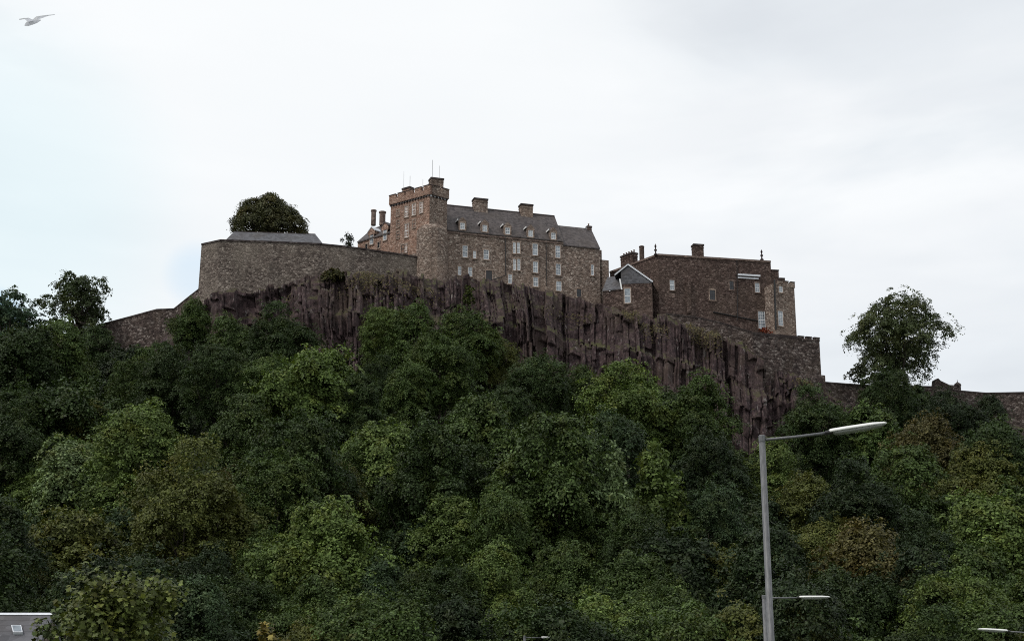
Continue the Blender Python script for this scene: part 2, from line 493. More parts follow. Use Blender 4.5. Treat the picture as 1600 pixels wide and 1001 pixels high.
# the crag: columns of rock between foot and lip
ns, nv = 1700, 150
kc = np.linspace(W(-120, 600, 240).x / 240, W(1720, 650, 245).x / 245, ns)
yf, zf = foot(kc); yl, zl = lip(kc)
s_m = kc * 236.0
edges = [s_m[0] - 1]
pyr = random.Random(4)
while edges[-1] < s_m[-1] + 3:
    edges.append(edges[-1] + pyr.choice([0.35, 0.45, 0.5, 0.6, 0.7, 0.8, 1.0, 1.3, 1.9]))
edges = np.array(edges)
v = np.linspace(0, 1, nv)
S, V = np.meshgrid(s_m, v)
Hc = (zl - zf)[None, :] * np.ones_like(V)
Sw = np.clip(S + fbm(S * 0.06, V * Hc * 0.05, 2) * 1.2 + (hash2(np.floor(V * Hc / 4.5 + 3 * hash2(np.floor(S / 5.0), S * 0)), np.floor(S / 5.0)) - .5) * 0.8, s_m[0], s_m[-1])   # leaning, broken columns
ci = np.searchsorted(edges, Sw)
CFr = (Sw - edges[ci - 1]) / (edges[ci] - edges[ci - 1])
CI = ci.astype(float); CW = (edges[ci] - edges[ci - 1]); CG = np.floor(CI / 3.0 + hash2(np.floor(CI / 7.0), CI * 0))
lev = np.floor(V * Hc / (1.3 + 4.2 * hash2(CI, 3.0 + CI * 0)) + hash2(CI, 9.0 + CI * 0) * 5)
big = np.floor(S / 7.0 + 0.6 * fbm(S * 0.2, V * 2))
tilt = (hash2(CI, lev + 40.0) - 0.5) * 0.9 * (CFr - 0.5) * np.minimum(CW, 1.2)         # each face turned a little its own way
off = (hash2(CI, lev) - 0.5) * 1.1 + (hash2(CI, 2.0 + CI * 0) - 0.5) * 1.5 + (hash2(CG, 11.0 + CI * 0) - 0.5) * 3.0 + fbm(S * 0.09, V * 1.6, 4) * 3.8 + fbm(S * 0.5, V * Hc * 0.4, 3) * 0.4 + tilt
dist = np.minimum(CFr, 1 - CFr) * CW
off -= 0.8 * np.exp(-(dist / 0.08) ** 2) * np.clip(hash2(CI, lev + 21.0) * 1.6 - .25, 0, 1)               # open joints between columns
edge = np.clip(np.minimum(V / 0.05, (1 - V) / 0.08), 0, 1)
prof = V ** 1.25                                    # steeper near the top
prof = 0.25 * V + 0.75 * np.where(V < 0.3, V * 1.5, np.where(V < 0.55, 0.45 + (V - 0.3) * 0.35, np.where(V < 0.62, 0.5375 + (V - 0.55) * 2.2, 0.6915 + (V - 0.62) * 0.812)))
cliffy = np.clip((zl - zf - 3.0) / 8.0, 0.10, 1)[None, :]
Yc = yf[None, :] + (yl - yf)[None, :] * prof - off * edge * cliffy
Zc = zf[None, :] + (zl - zf)[None, :] * V + fbm(S * 0.8, V * 9 + 3, 3) * 0.5 * np.clip(V / 0.05, 0, 1)
lipn = (fbm(S * 0.22, S * 0 + 5.0, 3) * 0.8 + (hash2(CI[-1][None, :] + 0 * CI, 5.0 + CI * 0) - 0.5) * 0.9)
Zc += lipn * np.clip((V - 0.8) / 0.2, 0, 1) * cliffy
Xc = kc[None, :] * yl[None, :] * (1 - 0.15 * (1 - V)) * 0 + kc[None, :] * (yf[None, :] + (yl - yf)[None, :] * V)
P = np.stack([Xc, Yc, Zc], -1)
top = P[-1].copy()
rows = [P]
for back, dz in ((1.2, 0.05), (4.0, 0.25), (14.0, 0.6), (60.0, 0.8), (75.0, -75.0)):
    r_ = top.copy(); r_[:, 1] += back; r_[:, 0] += kc * back; r_[:, 2] = np.maximum(r_[:, 2] + dz, -1.0) if dz < -10 else r_[:, 2] + dz
    rows.append(r_[None])
P = np.concatenate(rows, 0)
P[0, :, 2] -= 3.0
cliff = grid_mesh('cliff', P, M['rock'])
CLIFF_TOP = top

# ------------------------------------------------------------------ building parts
def window(parent, fc, px, py, w, h, bars=(1, 3), sur='stone_pale', dark=False, arch=False, deep=0.0):
    s0, z1 = fc.hit(px - w / 2, py - h / 2); s1, z0 = fc.hit(px + w / 2, py + h / 2)
    sc_, zc_ = fc.hit(px, py)
    hw, hh = max(0.25, abs(s1 - s0) / 2), abs(z1 - z0) / 2
    s0, s1, z0, z1 = sc_ - hw, sc_ + hw, zc_ - hh, zc_ + hh
    a = 0.075
    fr = MB()
    def sash(sa, sb):
        fr.box(fc, sa, sa + a, -0.05, 0.055, z0, z1); fr.box(fc, sb - a, sb, -0.05, 0.055, z0, z1)
        fr.box(fc, sa + a, sb - a, -0.05, 0.06, z0, z0 + 0.11); fr.box(fc, sa + a, sb - a, -0.05, 0.052, z1 - a, z1)
        zm = (z0 + z1) / 2
        if hh > 0.5:
            fr.box(fc, sa + a, sb - a, -0.05, 0.058, zm - 0.05, zm + 0.05)
        for i in range(bars[0]):
            sm = sa + (sb - sa) * (i + 1) / (bars[0] + 1)
            fr.box(fc, sm - 0.02, sm + 0.02, -0.05, 0.043, z0 + 0.12, z1 - a - .005)
        for i in range(bars[1]):
            zz = z0 + (z1 - z0) * (i + 1) / (bars[1] + 1)
            if abs(zz - zm) > 0.1:
                fr.box(fc, sa + a + .003, sb - a - .003, -0.05, 0.047, zz - 0.02, zz + 0.02)
    if arch:
        z1s = z1; r = hw
        pts = [(sc_ - hw + 0.001, z1 - 0.5 * hw)] + [(sc_ - hw * math.cos(q), z1 - 0.5 * hw + 0.5 * hw * math.sin(q)) for q in np.linspace(0.2, math.pi - 0.2, 7)] + [(sc_ + hw - 0.001, z1 - 0.5 * hw)]
    sash(s0, s1)
    wf = fr.build('window', M['dark_paint'] if dark else M['white_paint'], parent)
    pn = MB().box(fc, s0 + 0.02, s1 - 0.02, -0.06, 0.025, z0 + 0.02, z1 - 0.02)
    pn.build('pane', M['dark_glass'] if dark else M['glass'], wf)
    sr = MB(); g_ = 0.17
    sr.box(fc, s0 - g_, s0 - .004, -0.05, 0.10, z0, z1); sr.box(fc, s1 + .004, s1 + g_, -0.05, 0.10, z0, z1)
    sr.box(fc, s0 - g_ - .03, s1 + g_ + .03, -0.05, 0.16, z0 - 0.2, z0 - 0.004)
    if arch:
        sr.cut(fc, [(s0 - g_, z1 + .004), (s1 + g_, z1 + .004), (s1 + g_, z1 + 0.14), (sc_ + hw * .5, z1 + 0.30), (sc_ - hw * .5, z1 + 0.30), (s0 - g_, z1 + 0.14)], -0.05, 0.105)
    else:
        sr.box(fc, s0 - g_ - .02, s1 + g_ + .02, -0.05, 0.105, z1 + 0.004, z1 + 0.24)
    sr.build('window_surround', M[sur], wf)
    return wf
def chimney(parent, fc, px0, px1, pytop, pybot, o, depth, mat='stone_brown', pots=0, cope=True):
    """chimney standing at distance o behind the plane; its face is read off the picture"""
    f2 = fc.shift(o)
    s0, z1 = f2.hit(px0, pytop); s1, _ = f2.hit(px1, pytop); _, z0 = f2.hit((px0 + px1) / 2, pybot)
    c = MB(); ct = 0.32 if cope else 0.02
    c.box(f2, s0 + .1, s1 - .1, -depth, 0, z0, z1 - ct)
    c.box(f2, s0 + .04, s1 - .04, -depth - .06, .06, z1 - 0.75, z1 - 0.62)
    ch = c.build('chimney', M[mat], parent)
    if cope:
        MB().box(f2, s0, s1, -depth - .1, .1, z1 - ct + .003, z1).build('chimney_cope', M['cope'], ch)
    for i in range(pots):
        s = s0 + (s1 - s0) * (i + 0.5) / pots
        MB().lathe(f2.pt(s, -depth / 2, z1 + .002), [(0.16, 0), (0.13, 0.1), (0.115, 0.42), (0.15, 0.45), (0.15, 0.55)], 8).build('chimney_pot', M['terracotta'], ch)
    return ch
def gabled(parent, fc, s0, s1, depth, zb, ze, zr, wall, roof, over=0.18, ridge=None, name='roof'):
    """a gabled block behind the plane: walls to the gables, roof slabs laid over them"""
    MB().run(fc, [(0, zb), (0, ze), (-depth / 2, zr), (-depth, ze), (-depth, zb)], s0, s1).build('wall', M[wall], parent)
    k = (zr - ze) / (depth / 2); t = 0.2
    r = MB()
    d = over
    r.run(fc, [(d, ze - d * k + .004), (d, ze - d * k + t), (-depth / 2, zr + t + .05), (-depth - d, ze - d * k + t), (-depth - d, ze - d * k + .004), (-depth / 2, zr + .004)], s0 - 0.02, s1 + 0.02)
    ro = r.build(name, M[roof], parent)
    if ridge:
        MB().run(fc, [(-depth / 2 + .16, zr + t - .06), (-depth / 2, zr + t + .16), (-depth / 2 - .16, zr + t - .06)], s0, s1).build('ridge', M[ridge], ro)
    return ro
def parapet(parent, fc, s0, s1, ztop, out=0.25, solid=1.2, merlon=0.75, mw=1.15, gap=0.6, mat='stone_brown', thick=0.5, corbel=True, name='parapet'):
    p = MB()
    zs = ztop - merlon
    p.box(fc, s0, s1, out - thick, out, zs - solid, zs)
    n = max(1, int(round((s1 - s0 + gap) / (mw + gap)))); w = (s1 - s0 - (n - 1) * gap) / n
    for i in range(n):
        a = s0 + i * (w + gap)
        p.box(fc, a, a + w, out - thick + .002, out - .002, zs, ztop - .12)
    po = p.build(name, M[mat], parent)
    c = MB()
    for i in range(n):
        a = s0 + i * (w + gap)
        c.box(fc, a - .05, a + w + .05, out - thick - .05, out + .06, ztop - .117, ztop)
    c.build('merlon_cope', M['cope'], po)
    if corbel:
        q = MB(); m_ = int((s1 - s0) / 0.6)
        for i in range(m_):
            a = s0 + (i + .25) * (s1 - s0) / m_
            q.box(fc, a, a + 0.3, -0.05, out - .03, zs - solid - 0.32, zs - solid - .003)
        q.build('corbel_table', M['cope'], po)
    return po
def downpipe_or_shade(parent, fc, pts, r=0.075):
    q = MB(); path = []
    for px, py in pts:
        s, z = fc.hit(px, py); path.append(fc.pt(s, 0.12, z))
    q.tube(path, r, 6).build('downpipe_or_shade', M['iron'], parent)
def sloping_wall(root, pts, thick, drop, mat, cope='cope', cope_h=0.22):
    """free-standing wall along a plan line whose top follows the picture"""
    P_ = [W(*p) for p in pts]
    base = root_pos(root)
    w, c = MB(), MB()
    nrm = []
    for i in range(len(P_)):
        a, b_ = P_[max(0, i - 1)], P_[min(len(P_) - 1, i + 1)]
        d = Vector((b_.x - a.x, b_.y - a.y)).normalized(); nrm.append(Vector((-d.y, d.x)))
    for grow, mb, z0, z1 in ((0.0, w, None, -cope_h), (0.08, c, -cope_h + .003, 0.0)):
        i0 = len(mb.v)
        for p, n_ in zip(P_, nrm):
            f_ = Vector((p.x, p.y)) - n_ * grow; bk = Vector((p.x, p.y)) + n_ * (thick + grow)
            zb = p.z - drop if z0 is None else p.z + z0
            mb.v += [(f_.x, f_.y, zb), (f_.x, f_.y, p.z + z1), (bk.x, bk.y, p.z + z1), (bk.x, bk.y, zb)]
        for i in range(len(P_) - 1):
            a = i0 + 4 * i
            for q in range(4):
                r_ = (q + 1) % 4
                mb.f.append((a + q, a + r_, a + 4 + r_, a + 4 + q))
        mb.f.append((i0, i0 + 1, i0 + 2, i0 + 3)); e = i0 + 4 * (len(P_) - 1); mb.f.append((e + 3, e + 2, e + 1, e))
    w.build('wall', M[mat], root); c.build('coping', M[cope], root)

# ------------------------------------------------------------------ castle: bastion and ramparts on the left
zb = W(345, 374, 235).z
bp_ = [WZ(315, 380.5, zb), WZ(345, 374, zb), WZ(420, 376.5, zb), WZ(500, 380, zb), WZ(540, 384, zb), WZ(580, 389.5, zb), WZ(625, 396, zb), WZ(668, 403, zb)]
bast = empty('bastion', (bp_[2].x, bp_[2].y + 6, zb - 14), 'big grey stone bastion wall with a sharp left corner, beneath the round domed tree', 'wall')
plan = [(p.x, p.y) for p in bp_] + [(bp_[-1].x + 2, bp_[-1].y + 6), (bp_[0].x + 3, bp_[0].y + 14)]
MB().prism(plan, zb - 17, zb - 0.3, 0.012).build('wall', M['stone_grey'], bast)
c = MB()
for a, b_ in zip(bp_, bp_[1:]):
    f_ = Fac(a, b_); c.box(f_, 0, f_.len, -0.8, 0.1, zb - 0.297, zb)
c.build('coping', M['cope'], bast)
ramp_w = empty('rampart_wall', tuple(W(230, 545, 246)), 'dark stone rampart wall sloping down to the left from the bastion corner', 'wall')
sloping_wall(ramp_w, [(60, 534, 254), (145, 509, 251.5), (195, 496, 249.5), (245, 482.5, 247), (272, 481.5, 246), (295, 463, 243), (317, 446, 240)], 1.4, 12, 'stone_rampart')
# low slated building behind the bastion parapet
lb_f = Fac(W(350, 376, 239.5), WZ(506, 381, W(350, 376, 239.5).z))
_, ze = lb_f.hit(350, 377.5)
zr = W(355, 361.5, 243).z
low = empty('garden_building', tuple(lb_f.pt(lb_f.len / 2, -3, ze - 2.6)), 'low building with a long grey slate roof, behind the bastion parapet', 'building')
d_ = 7.0
MB().box(lb_f, 0.3, lb_f.len - .3, -d_ + .3, -.3, ze - 2.6, ze).build('wall', M['stone_grey'], low)
r = MB(); hipw = 1.6
e4 = [lb_f.pt(0, 0, ze + .01), lb_f.pt(lb_f.len, 0, ze + .01), lb_f.pt(lb_f.len, -d_, ze + .01), lb_f.pt(0, -d_, ze + .01)]
ra, rb = lb_f.pt(hipw * .8, -d_ / 2, zr), lb_f.pt(lb_f.len - hipw, -d_ / 2, zr)
r.poly([e4[0], e4[1], rb, ra]); r.poly([e4[2], e4[3], ra, rb]); r.poly([e4[1], e4[2], rb]); r.poly([e4[3], e4[0], ra]); r.poly([e4[3], e4[2], e4[1], e4[0]])
ro = r.build('roof', M['slate_grey'], low)
MB().tube([ra, rb], 0.09, 6).build('ridge', M['cope'], ro)

# ------------------------------------------------------------------ castle: square tower
zt = W(672, 289, 243.0).z
TL, TC, TR = WZ(611, 306, zt), W(672, 289, 243.0), WZ(699, 296.5, zt)
tw = empty('castle_tower', (TC.x, TC.y + 4, zt - 16), 'tall square tower with battlements, antennas and a sunlit orange left face', 'tower')
fl, frt = Fac(TL, TC), Fac(TC, TR)
inset = 0.25
back = TL + TR - TC
plan = [(TL.x, TL.y), (TC.x, TC.y), (TR.x, TR.y), (back.x, back.y)]
w = MB()
w.prism(plan, zt - 18, zt - 2.0)
two = w.build('wall', M['stone_brown'], tw)
MB().box(fl, 0.02, fl.len - 0.02, -0.1, 0.03, zt - 11.8, zt - 2.002).build('sunlit_sandstone_face', M['stone_orange'], two)  # left face overlaid with the lit copy of the stone, sunlight painted in
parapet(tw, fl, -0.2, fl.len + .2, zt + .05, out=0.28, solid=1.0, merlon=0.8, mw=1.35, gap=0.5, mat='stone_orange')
parapet(tw, frt, 0.35, frt.len + .2, zt + .06, out=0.28, solid=1.0, merlon=0.8, mw=1.2, gap=0.6, mat='stone_brown')
MB().prism(plan, zt - 1.99, zt - 1.7).build('roof', M['lead'], tw)
fb = Fac(back, TL); fb2 = Fac(TR, back)
parapet(tw, fb2, 0.2, fb2.len - .4, zt + .04, out=0.2, solid=1.0, merlon=0.8, mat='stone_brown', corbel=False)
parapet(tw, fb, 0.4, fb.len - .4, zt + .045, out=0.2, solid=1.0, merlon=0.8, mat='stone_brown', corbel=False)
chimney(tw, Fac(W(660, 300, 244), W(700, 300, 245.5)), 673, 694, 276.5, 306, 0, 1.5, 'stone_brown')
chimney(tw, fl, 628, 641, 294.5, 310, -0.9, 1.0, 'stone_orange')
for px, py, w_, h_, b_ in ((635.5, 331, 4.6, 15, (1, 3)), (647, 327.5, 4.6, 16, (1, 3)), (658.5, 324.5, 4.4, 15, (1, 3)), (635.8, 360.5, 5, 19, (1, 3))):
    window(tw, fl, px, py, w_, h_, b_)
for px, py, w_, h_ in ((622, 333, 2.2, 8), (622, 350, 2.4, 9), (622, 367, 2.4, 10), (647, 350, 3.5, 11), (629.5, 389, 4.5, 12)):
    window(tw, fl, px, py, w_, h_, (0, 1), dark=True)
window(tw, fl, 634.5, 388, 3, 12, (0, 2))
# rounded stair turret in front of the tower corner
cx = W(675, 400, 245.2)
ztop = W(675, 352, 242.4).z
prof = [(2.9, -14), (2.75, ztop - cx.z - 0.9), (2.75, ztop - cx.z - .3), (2.2, ztop - cx.z + .45), (1.0, ztop - cx.z + 1.1)]
tu = MB().lathe(cx, prof, 16).build('stair_turret', M['stone_brown'], tw)
# antennas
for px, ya, yb, r in ((630.5, 268, 300, .018), (640.3, 275, 300, .03), (660.5, 280, 297, .022), (675.5, 250, 280, .03), (686.5, 259, 280, .02)):
    a, b2 = W(px, ya, 245.2), W(px, yb, 245.2)
    an = MB().tube([b2, (b2.x, b2.y, a.z)], r, 5).build('antenna', M['iron'], tw)

# ------------------------------------------------------------------ castle: wing left of the tower
WR = W(614, 362, 248.2); WL = WZ(559, 378.5, WR.z)
fw = Fac(WL, WR)
lw = empty('castle_wing', tuple(fw.pt(fw.len / 2, -3.5, WR.z - 7)), 'short castle wing with two round chimneys, left of the square tower', 'building')
zr = W(612, 342, WR.y + 2.6).z
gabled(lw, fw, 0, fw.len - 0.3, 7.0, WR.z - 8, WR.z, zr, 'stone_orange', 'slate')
for px, py, h_ in ((581, 373.5, 15), (602, 366.5, 16)):
    window(lw, fw, px, py, 4.8, h_, (1, 3))
    s, z = fw.hit(px, py - h_ / 2)
    dm = MB().cut(fw, [(s - .85, z - .1), (s + .85, z - .1), (s + .85, z + .5), (s, z + 1.25), (s - .85, z + .5)], -1.6, 0.13).build('dormer', M['stone_orange'], lw)
    MB().cut(fw, [(s - 1.0, z + .45), (s - 1.0, z + .6), (s, z + 1.45), (s + 1.0, z + .6), (s + 1.0, z + .45), (s, z + 1.27)], -1.7, 0.2).build('dormer_roof', M['lead'] if px < 590 else M['slate'], dm)
for px in (592, 573):
    window(lw, fw, px, 383 if px > 580 else 386, 3, 8, (0, 1), dark=True)
for px0, px1, pt in ((579.5, 588.5, 328.5), (592, 603.5, 331)):
    f2 = fw.shift(-3.5)
    s, z1 = f2.hit((px0 + px1) / 2, pt); _, z0 = f2.hit((px0 + px1) / 2, 352)
    rr = 0.44 if px0 < 590 else 0.55
    ch = MB().lathe(f2.pt(s, 0, z0), [(rr, 0), (rr, z1 - z0 - .35), (rr * 1.22, z1 - z0 - .25), (rr * 1.22, z1 - z0)], 10).build('chimney', M['stone_dim'], lw)

# ------------------------------------------------------------------ castle: long dormered range
ZE = W(697, 358.5, 246.0).z
RA = W(697, 358.5, 246.0); RB = WZ(880, 376.5, ZE)
fr_ = Fac(RA, RB)
rg = empty('castle_range', tuple(fr_.pt(fr_.len / 2, -5, ZE - 11)), 'long brown stone range with five dormers and slate roof, right of the square tower', 'building')
DEP = 9.5
f_r = fr_.shift(-DEP / 2)
_, ZR = f_r.hit(780, 330.5)
rf = gabled(rg, fr_, 0.3, fr_.len, DEP, ZE - 16, ZE, ZR, 'stone_brown', 'slate')
MB().run(f_r, [(.2, ZR + .14), (0, ZR + .36), (-.2, ZR + .14)], 0.3, fr_.len).build('ridge', M['cope'], rf)
MB().box(fr_, 0.3, fr_.len, 0.003, 0.16, ZE - 0.62, ZE - 0.36).build('eaves_course', M['stone_dim'], rg)
for px, py in ((722.5, 353), (757.5, 356.5), (793, 360.5), (829, 364.5), (864.5, 368.5)):
    s, z = fr_.hit(px, py)
    hw, zt_ = 0.72, z + 0.95
    d = MB().cut(fr_, [(s - hw, z - 1.5), (s + hw, z - 1.5), (s + hw, zt_), (s + .12, zt_ + .62), (s - .12, zt_ + .62), (s - hw, zt_)], -0.45, 0.08).build('dormer', M['stone_brown'], rg)
    MB().cut(fr_, [(s - hw + .06, z - 1.4), (s + hw - .06, z - 1.4), (s + hw - .06, zt_ - .004), (s, zt_ + .45), (s - hw + .06, zt_ - .004)], -3.4, -0.452).build('dormer_cheek', M['slate'], d)
    MB().cut(fr_, [(s - hw - .1, zt_ - .06), (s - hw - .1, zt_ + .06), (s, zt_ + .6), (s + hw + .1, zt_ + .06), (s + hw + .1, zt_ - .06), (s, zt_ + .455)], -3.5, -0.455).build('dormer_roof', M['slate'], d)
    q = MB(); q.box(fr_, s - hw - .2, s - hw - .09, -2.9, 0.12, zt_ - .02, zt_ + .24); q.box(fr_, s - hw - .3, s - hw - .09, -3.1, -2.903, zt_ - .75, zt_ + .22)
    q.build('dormer_flashing', M['white_paint'], d)
    window(rg, fr_.shift(0.08), px, py + 0.5, 7.0, 11, (1, 3))
chimney(rg, fr_, 740.5, 763, 308.5, 345, -DEP / 2 + .8, 1.5, 'stone_brown', 0)
chimney(rg, fr_, 813.5, 833.5, 317.5, 353, -DEP / 2 + .8, 1.5, 'stone_brown', 0)
for px, py, w_, h_, a_ in ((726.5, 393, 7.5, 19, 0), (741.5, 398, 4.5, 12, 1), (759.5, 398, 8, 16, 0), (718, 423, 5, 14, 1), (734.5, 424.5, 6, 14.5, 1),
                           (803.5, 387.5, 4, 17, 0), (810, 387.5, 4.5, 17, 0), (803.8, 413.5, 4, 18, 0), (810.5, 413.5, 4.5, 18, 0), (836, 390, 8, 19, 0), (871.5, 393.5, 7.5, 19.5, 0),
                           (836.5, 417.5, 7.5, 18, 0), (872, 421, 7.5, 18, 1), (797, 436, 6, 15, 0), (837, 440.5, 7.5, 15, 0), (873, 447, 8, 15.5, 0)):
    window(rg, fr_, px, py, w_, h_, (1, 3), arch=bool(a_))
s, z = fr_.hit(764, 430.5)
dd = MB().box(fr_, s - .55, s + .55, -.05, .05, z - 0.95, z + 0.85).build('door', M['dark_paint'], rg)
q = MB(); q.box(fr_, s - .75, s - .553, -.05, .1, z - .95, z + .9); q.box(fr_, s + .553, s + .75, -.05, .1, z - .95, z + .9); q.box(fr_, s - .8, s + .8, -.05, .12, z + .903, z + 1.15)
q.build('door_surround', M['stone_pale'], dd)
downpipe_or_shade(rg, fr_, [(789, 369), (790, 430), (782, 433.5), (768, 437.5)])
downpipe_or_shade(rg, fr_, [(853, 378), (854, 448)], 0.06)
# lower end of the range
ew = rg
WA = fr_.pt(fr_.len + .02, -0.05, 0); f_e = Fac(WA, Fac(RA, RB).pt(fr_.len + 8.2, -0.05, 0))
_, ze = f_e.hit(905, 385); f_e2 = f_e.shift(-4.4); _, zr = f_e2.hit(900, 357)
s1e, _ = f_e.hit(937, 389)
end = empty('castle_end_block', tuple(f_e.pt(4, -4, ze - 10)), 'lower end block of the dormered range with a plain slate roof and small chimney', 'building')
er = gabled(end, f_e, 0, s1e, 8.8, ze - 15, ze, zr, 'stone_brown', 'slate')
chimney(end, f_e, 917, 925, 352.5, 366, -4.4 + .4, 0.9, 'stone_dim', 1)
MB().box(f_e2, s1e - 1.0, s1e + .1, -.15, .15, zr + .1, zr + .42).build('ridge', M['lead'], er)
q = MB()
for px0, px1, pt in ((932, 941, 389), (936, 952, 404.5)):
    s0, z1 = f_e.hit(px0, pt); s1_, _ = f_e.hit(px1, pt)
    q.box(f_e.shift(-.3), s0, s1_, -4 - px0 % 3, 0, ze - 15, z1)
q.build('stepped_buttress', M['stone_brown'], end)
window(end, f_e, 904.5, 458, 7, 13, (1, 2), dark=True)
window(end, f_e, 925.5, 422, 3.2, 17, (0, 2))

# ------------------------------------------------------------------ castle: small house with white edged gable
ga = W(942, 455, 247.5); gb = W(1020, 441, 245.2)
fg = Fac((W(966, 450, 246.4).x, 246.4), (W(1019, 445, 246.4).x, 245.6))
hs = empty('gabled_house', tuple(fg.pt(2.6, -3, fg.hit(980, 480)[1])), 'small stone house with white edged slate gable, between the range and the red block', 'building')
_, z_e = fg.hit(1000, 441); _, z_b = fg.hit(1000, 500); s_a, z_a = fg.hit(981.5, 413.5); s_l, z_l = fg.hit(960.5, 430); s_r, z_r = fg.hit(1019.5, 440.5)
s_w0, _ = fg.hit(970.5, 445)
MB().cut(fg, [(s_w0, z_b), (s_r - .1, z_b), (s_r - .1, z_e - .2), (s_w0, z_e - .2)], -7, 0).build('wall', M['stone_red'], hs)
gs = MB().cut(fg, [(s_w0, z_e - .195), (s_r - .05, z_e - .195), (s_a, z_a - .25), (s_w0, z_a - .25 - (s_a - s_w0) * (z_a - z_l) / (s_a - s_l))], -6.9, 0.03).build('slate_hung_gable', M['slate_grey'], hs)
def strip(fc, a, b_, wd, o0, o1):
    d = Vector((b_[0] - a[0], b_[1] - a[1])).normalized(); n_ = Vector((-d.y, d.x)) * wd / 2
    return MB().cut(fc, [(a[0] + n_.x, a[1] + n_.y), (b_[0] + n_.x, b_[1] + n_.y), (b_[0] - n_.x, b_[1] - n_.y), (a[0] - n_.x, a[1] - n_.y)], o0, o1)
strip(fg, (s_a, z_a), (s_r + .05, z_r), 0.24, -0.02, 0.22).build('bargeboard', M['lead'], hs)
strip(fg, (s_a - .02, z_a), (s_l, z_l), 0.18, -0.02, 0.223).build('bargeboard', M['lead'], hs)
rr = MB()
rr.poly([fg.pt(s_a, 0.2, z_a + .12), fg.pt(s_r + .1, .2, z_r + .12), fg.pt(s_r + .1, -7.2, z_r + .12), fg.pt(s_a, -7.2, z_a + .12)])
rr.poly([fg.pt(s_a, 0.2, z_a + .125), fg.pt(s_l, .2, z_l + .125), fg.pt(s_l, -7.2, z_l + .125), fg.pt(s_a, -7.2, z_a + .125)])
ro = rr.build('roof', M['slate_grey'], hs)
sm = ro.modifiers.new('thickness', 'SOLIDIFY'); sm.thickness = 0.1
fl2 = Fac((W(941, 455, 247.6).x, 247.6), (W(971, 453, 246.4).x, 246.3))
sL, zL = fl2.hit(941, 455); _, zU = fl2.hit(955, 432)
MB().box(fl2, 0.05, fl2.len - .02, -6, -.2, z_b - 1, zL - .02).build('lean_to_wall', M['stone_red'], hs)
MB().run(fl2, [(0.0, zL), (0.0, zL + .15), (-3.0, zU + 0.95), (-3.0, zU + .8)], 0, fl2.len).build('lean_to_roof', M['slate_grey'], hs)
a_, b_ = fg.hit(968.5, 436), fg.hit(971.5, 452.5)
strip(fg, a_, b_, 0.24, 0.03, 0.2).build('flashing', M['white_paint'], hs)
window(hs, fg, 980.5, 462, 9.5, 22, (0, 1))

# ------------------------------------------------------------------ castle: dark red block on the right
ZP = W(1028, 396.5, 247.0).z
PC = W(1028, 396.5, 247.0); PR = WZ(1204, 407.5, ZP); PL = WZ(953, 424, ZP)
fp, fpl = Fac(PC, PR), Fac(PL, PC)
pb = empty('palace_block', tuple(fp.pt(fp.len / 2, -5, ZP - 10)), 'dark red stone block with finials on its flat roofline, right of the castle', 'building')
bk = PL + PR - PC
MB().prism([(PL.x, PL.y), (PC.x, PC.y), (PR.x, PR.y), (bk.x, bk.y)], ZP - 17, ZP - .35).build('wall', M['stone_red'], pb)
q = MB(); q.box(fp, 0, fp.len, -.6, .14, ZP - .347, ZP); q.box(fpl, 0, fpl.len, -.6, .14, ZP - .347, ZP - .002)
q.build('cornice', M['stone_dim'], pb)
r = MB(); z_ = ZP - .34
rdg0, rdg1 = fp.pt(5, -4.5, ZP + .25), fp.pt(fp.len - 2, -4.5, ZP + .25)
r.prism([(p[0], p[1]) for p in (fp.pt(.7, -.7, 0), fp.pt(fp.len - .7, -.7, 0), fp.pt(fp.len - .7, -9, 0), fp.pt(.7, -9, 0))], ZP - .33, ZP - .1)
r.build('roof', M['slate'], pb)
def finial(parent, fc, px, py_top, py_bot, o=-0.4):
    s, z0 = fc.hit(px, py_bot, o); _, z1 = fc.hit(px, py_top, o); h = z1 - z0
    MB().lathe(fc.pt(s, o, z0), [(.30, 0), (.34, .10 * h), (.16, .16 * h), (.10, .32 * h), (.24, .40 * h), (.27, .47 * h), (.12, .55 * h), (.09, .66 * h), (.20, .74 * h), (.15, .84 * h), (.05, .93 * h), (.015, h)], 10).build('finial', M['cope'], parent, smooth=True)
finial(pb, fp, 1024.5, 380.5, 399, -.1)
finial(pb, fp, 1190.5, 389.5, 407)
chimney(pb, fp, 1083, 1100, 380.5, 402, -2.0, 1.3, 'stone_red')
chimney(pb, fpl, 969, 989, 400.5, 420, -2.2, 1.2, 'stone_red', 5)
f2 = fpl.shift(-1.5)
s, z1 = f2.hit(1002.5, 384); _, z0 = f2.hit(1002.5, 412)
MB().lathe(f2.pt(s, 0, z0), [(.44, 0), (.44, z1 - z0 - .3), (.5, z1 - z0 - .25), (.46, z1 - z0 - .1), (.25, z1 - z0)], 10).build('chimney', M['stone_red'], pb)
# crow steps down to the corner tower
f_s = Fac(fp.pt(fp.len - .02, -.12, 0), fp.pt(fp.len + 3, -.12, 0))
q = MB()
s1_, z1_ = f_s.hit(1216.5, 421.5); q.box(f_s, 0, s1_, -5.2, 0, ZP - 17, z1_ - .18)
s2_, z2_ = f_s.hit(1223, 434); q.box(f_s, s1_, s2_ + .4, -5.0, -.002, ZP - 17, z2_ - .18)
st = q.build('crow_step', M['stone_red'], pb)
q = MB(); q.box(f_s, 0.02, s1_ + .08, -5.2, .08, z1_ - .177, z1_); q.box(f_s, s1_ + .085, s2_ + .4, -5, .078, z2_ - .177, z2_)
q.build('step_cope', M['cope'], st)
for px, py, w_, h_, b_ in ((1050, 445.5, 7.5, 16, (1, 3)), (1183, 449.5, 7.5, 15, (1, 3)), (1190, 500, 12, 28, (2, 5))):
    window(pb, fp, px, py, w_, h_, b_, sur='stone_dim')
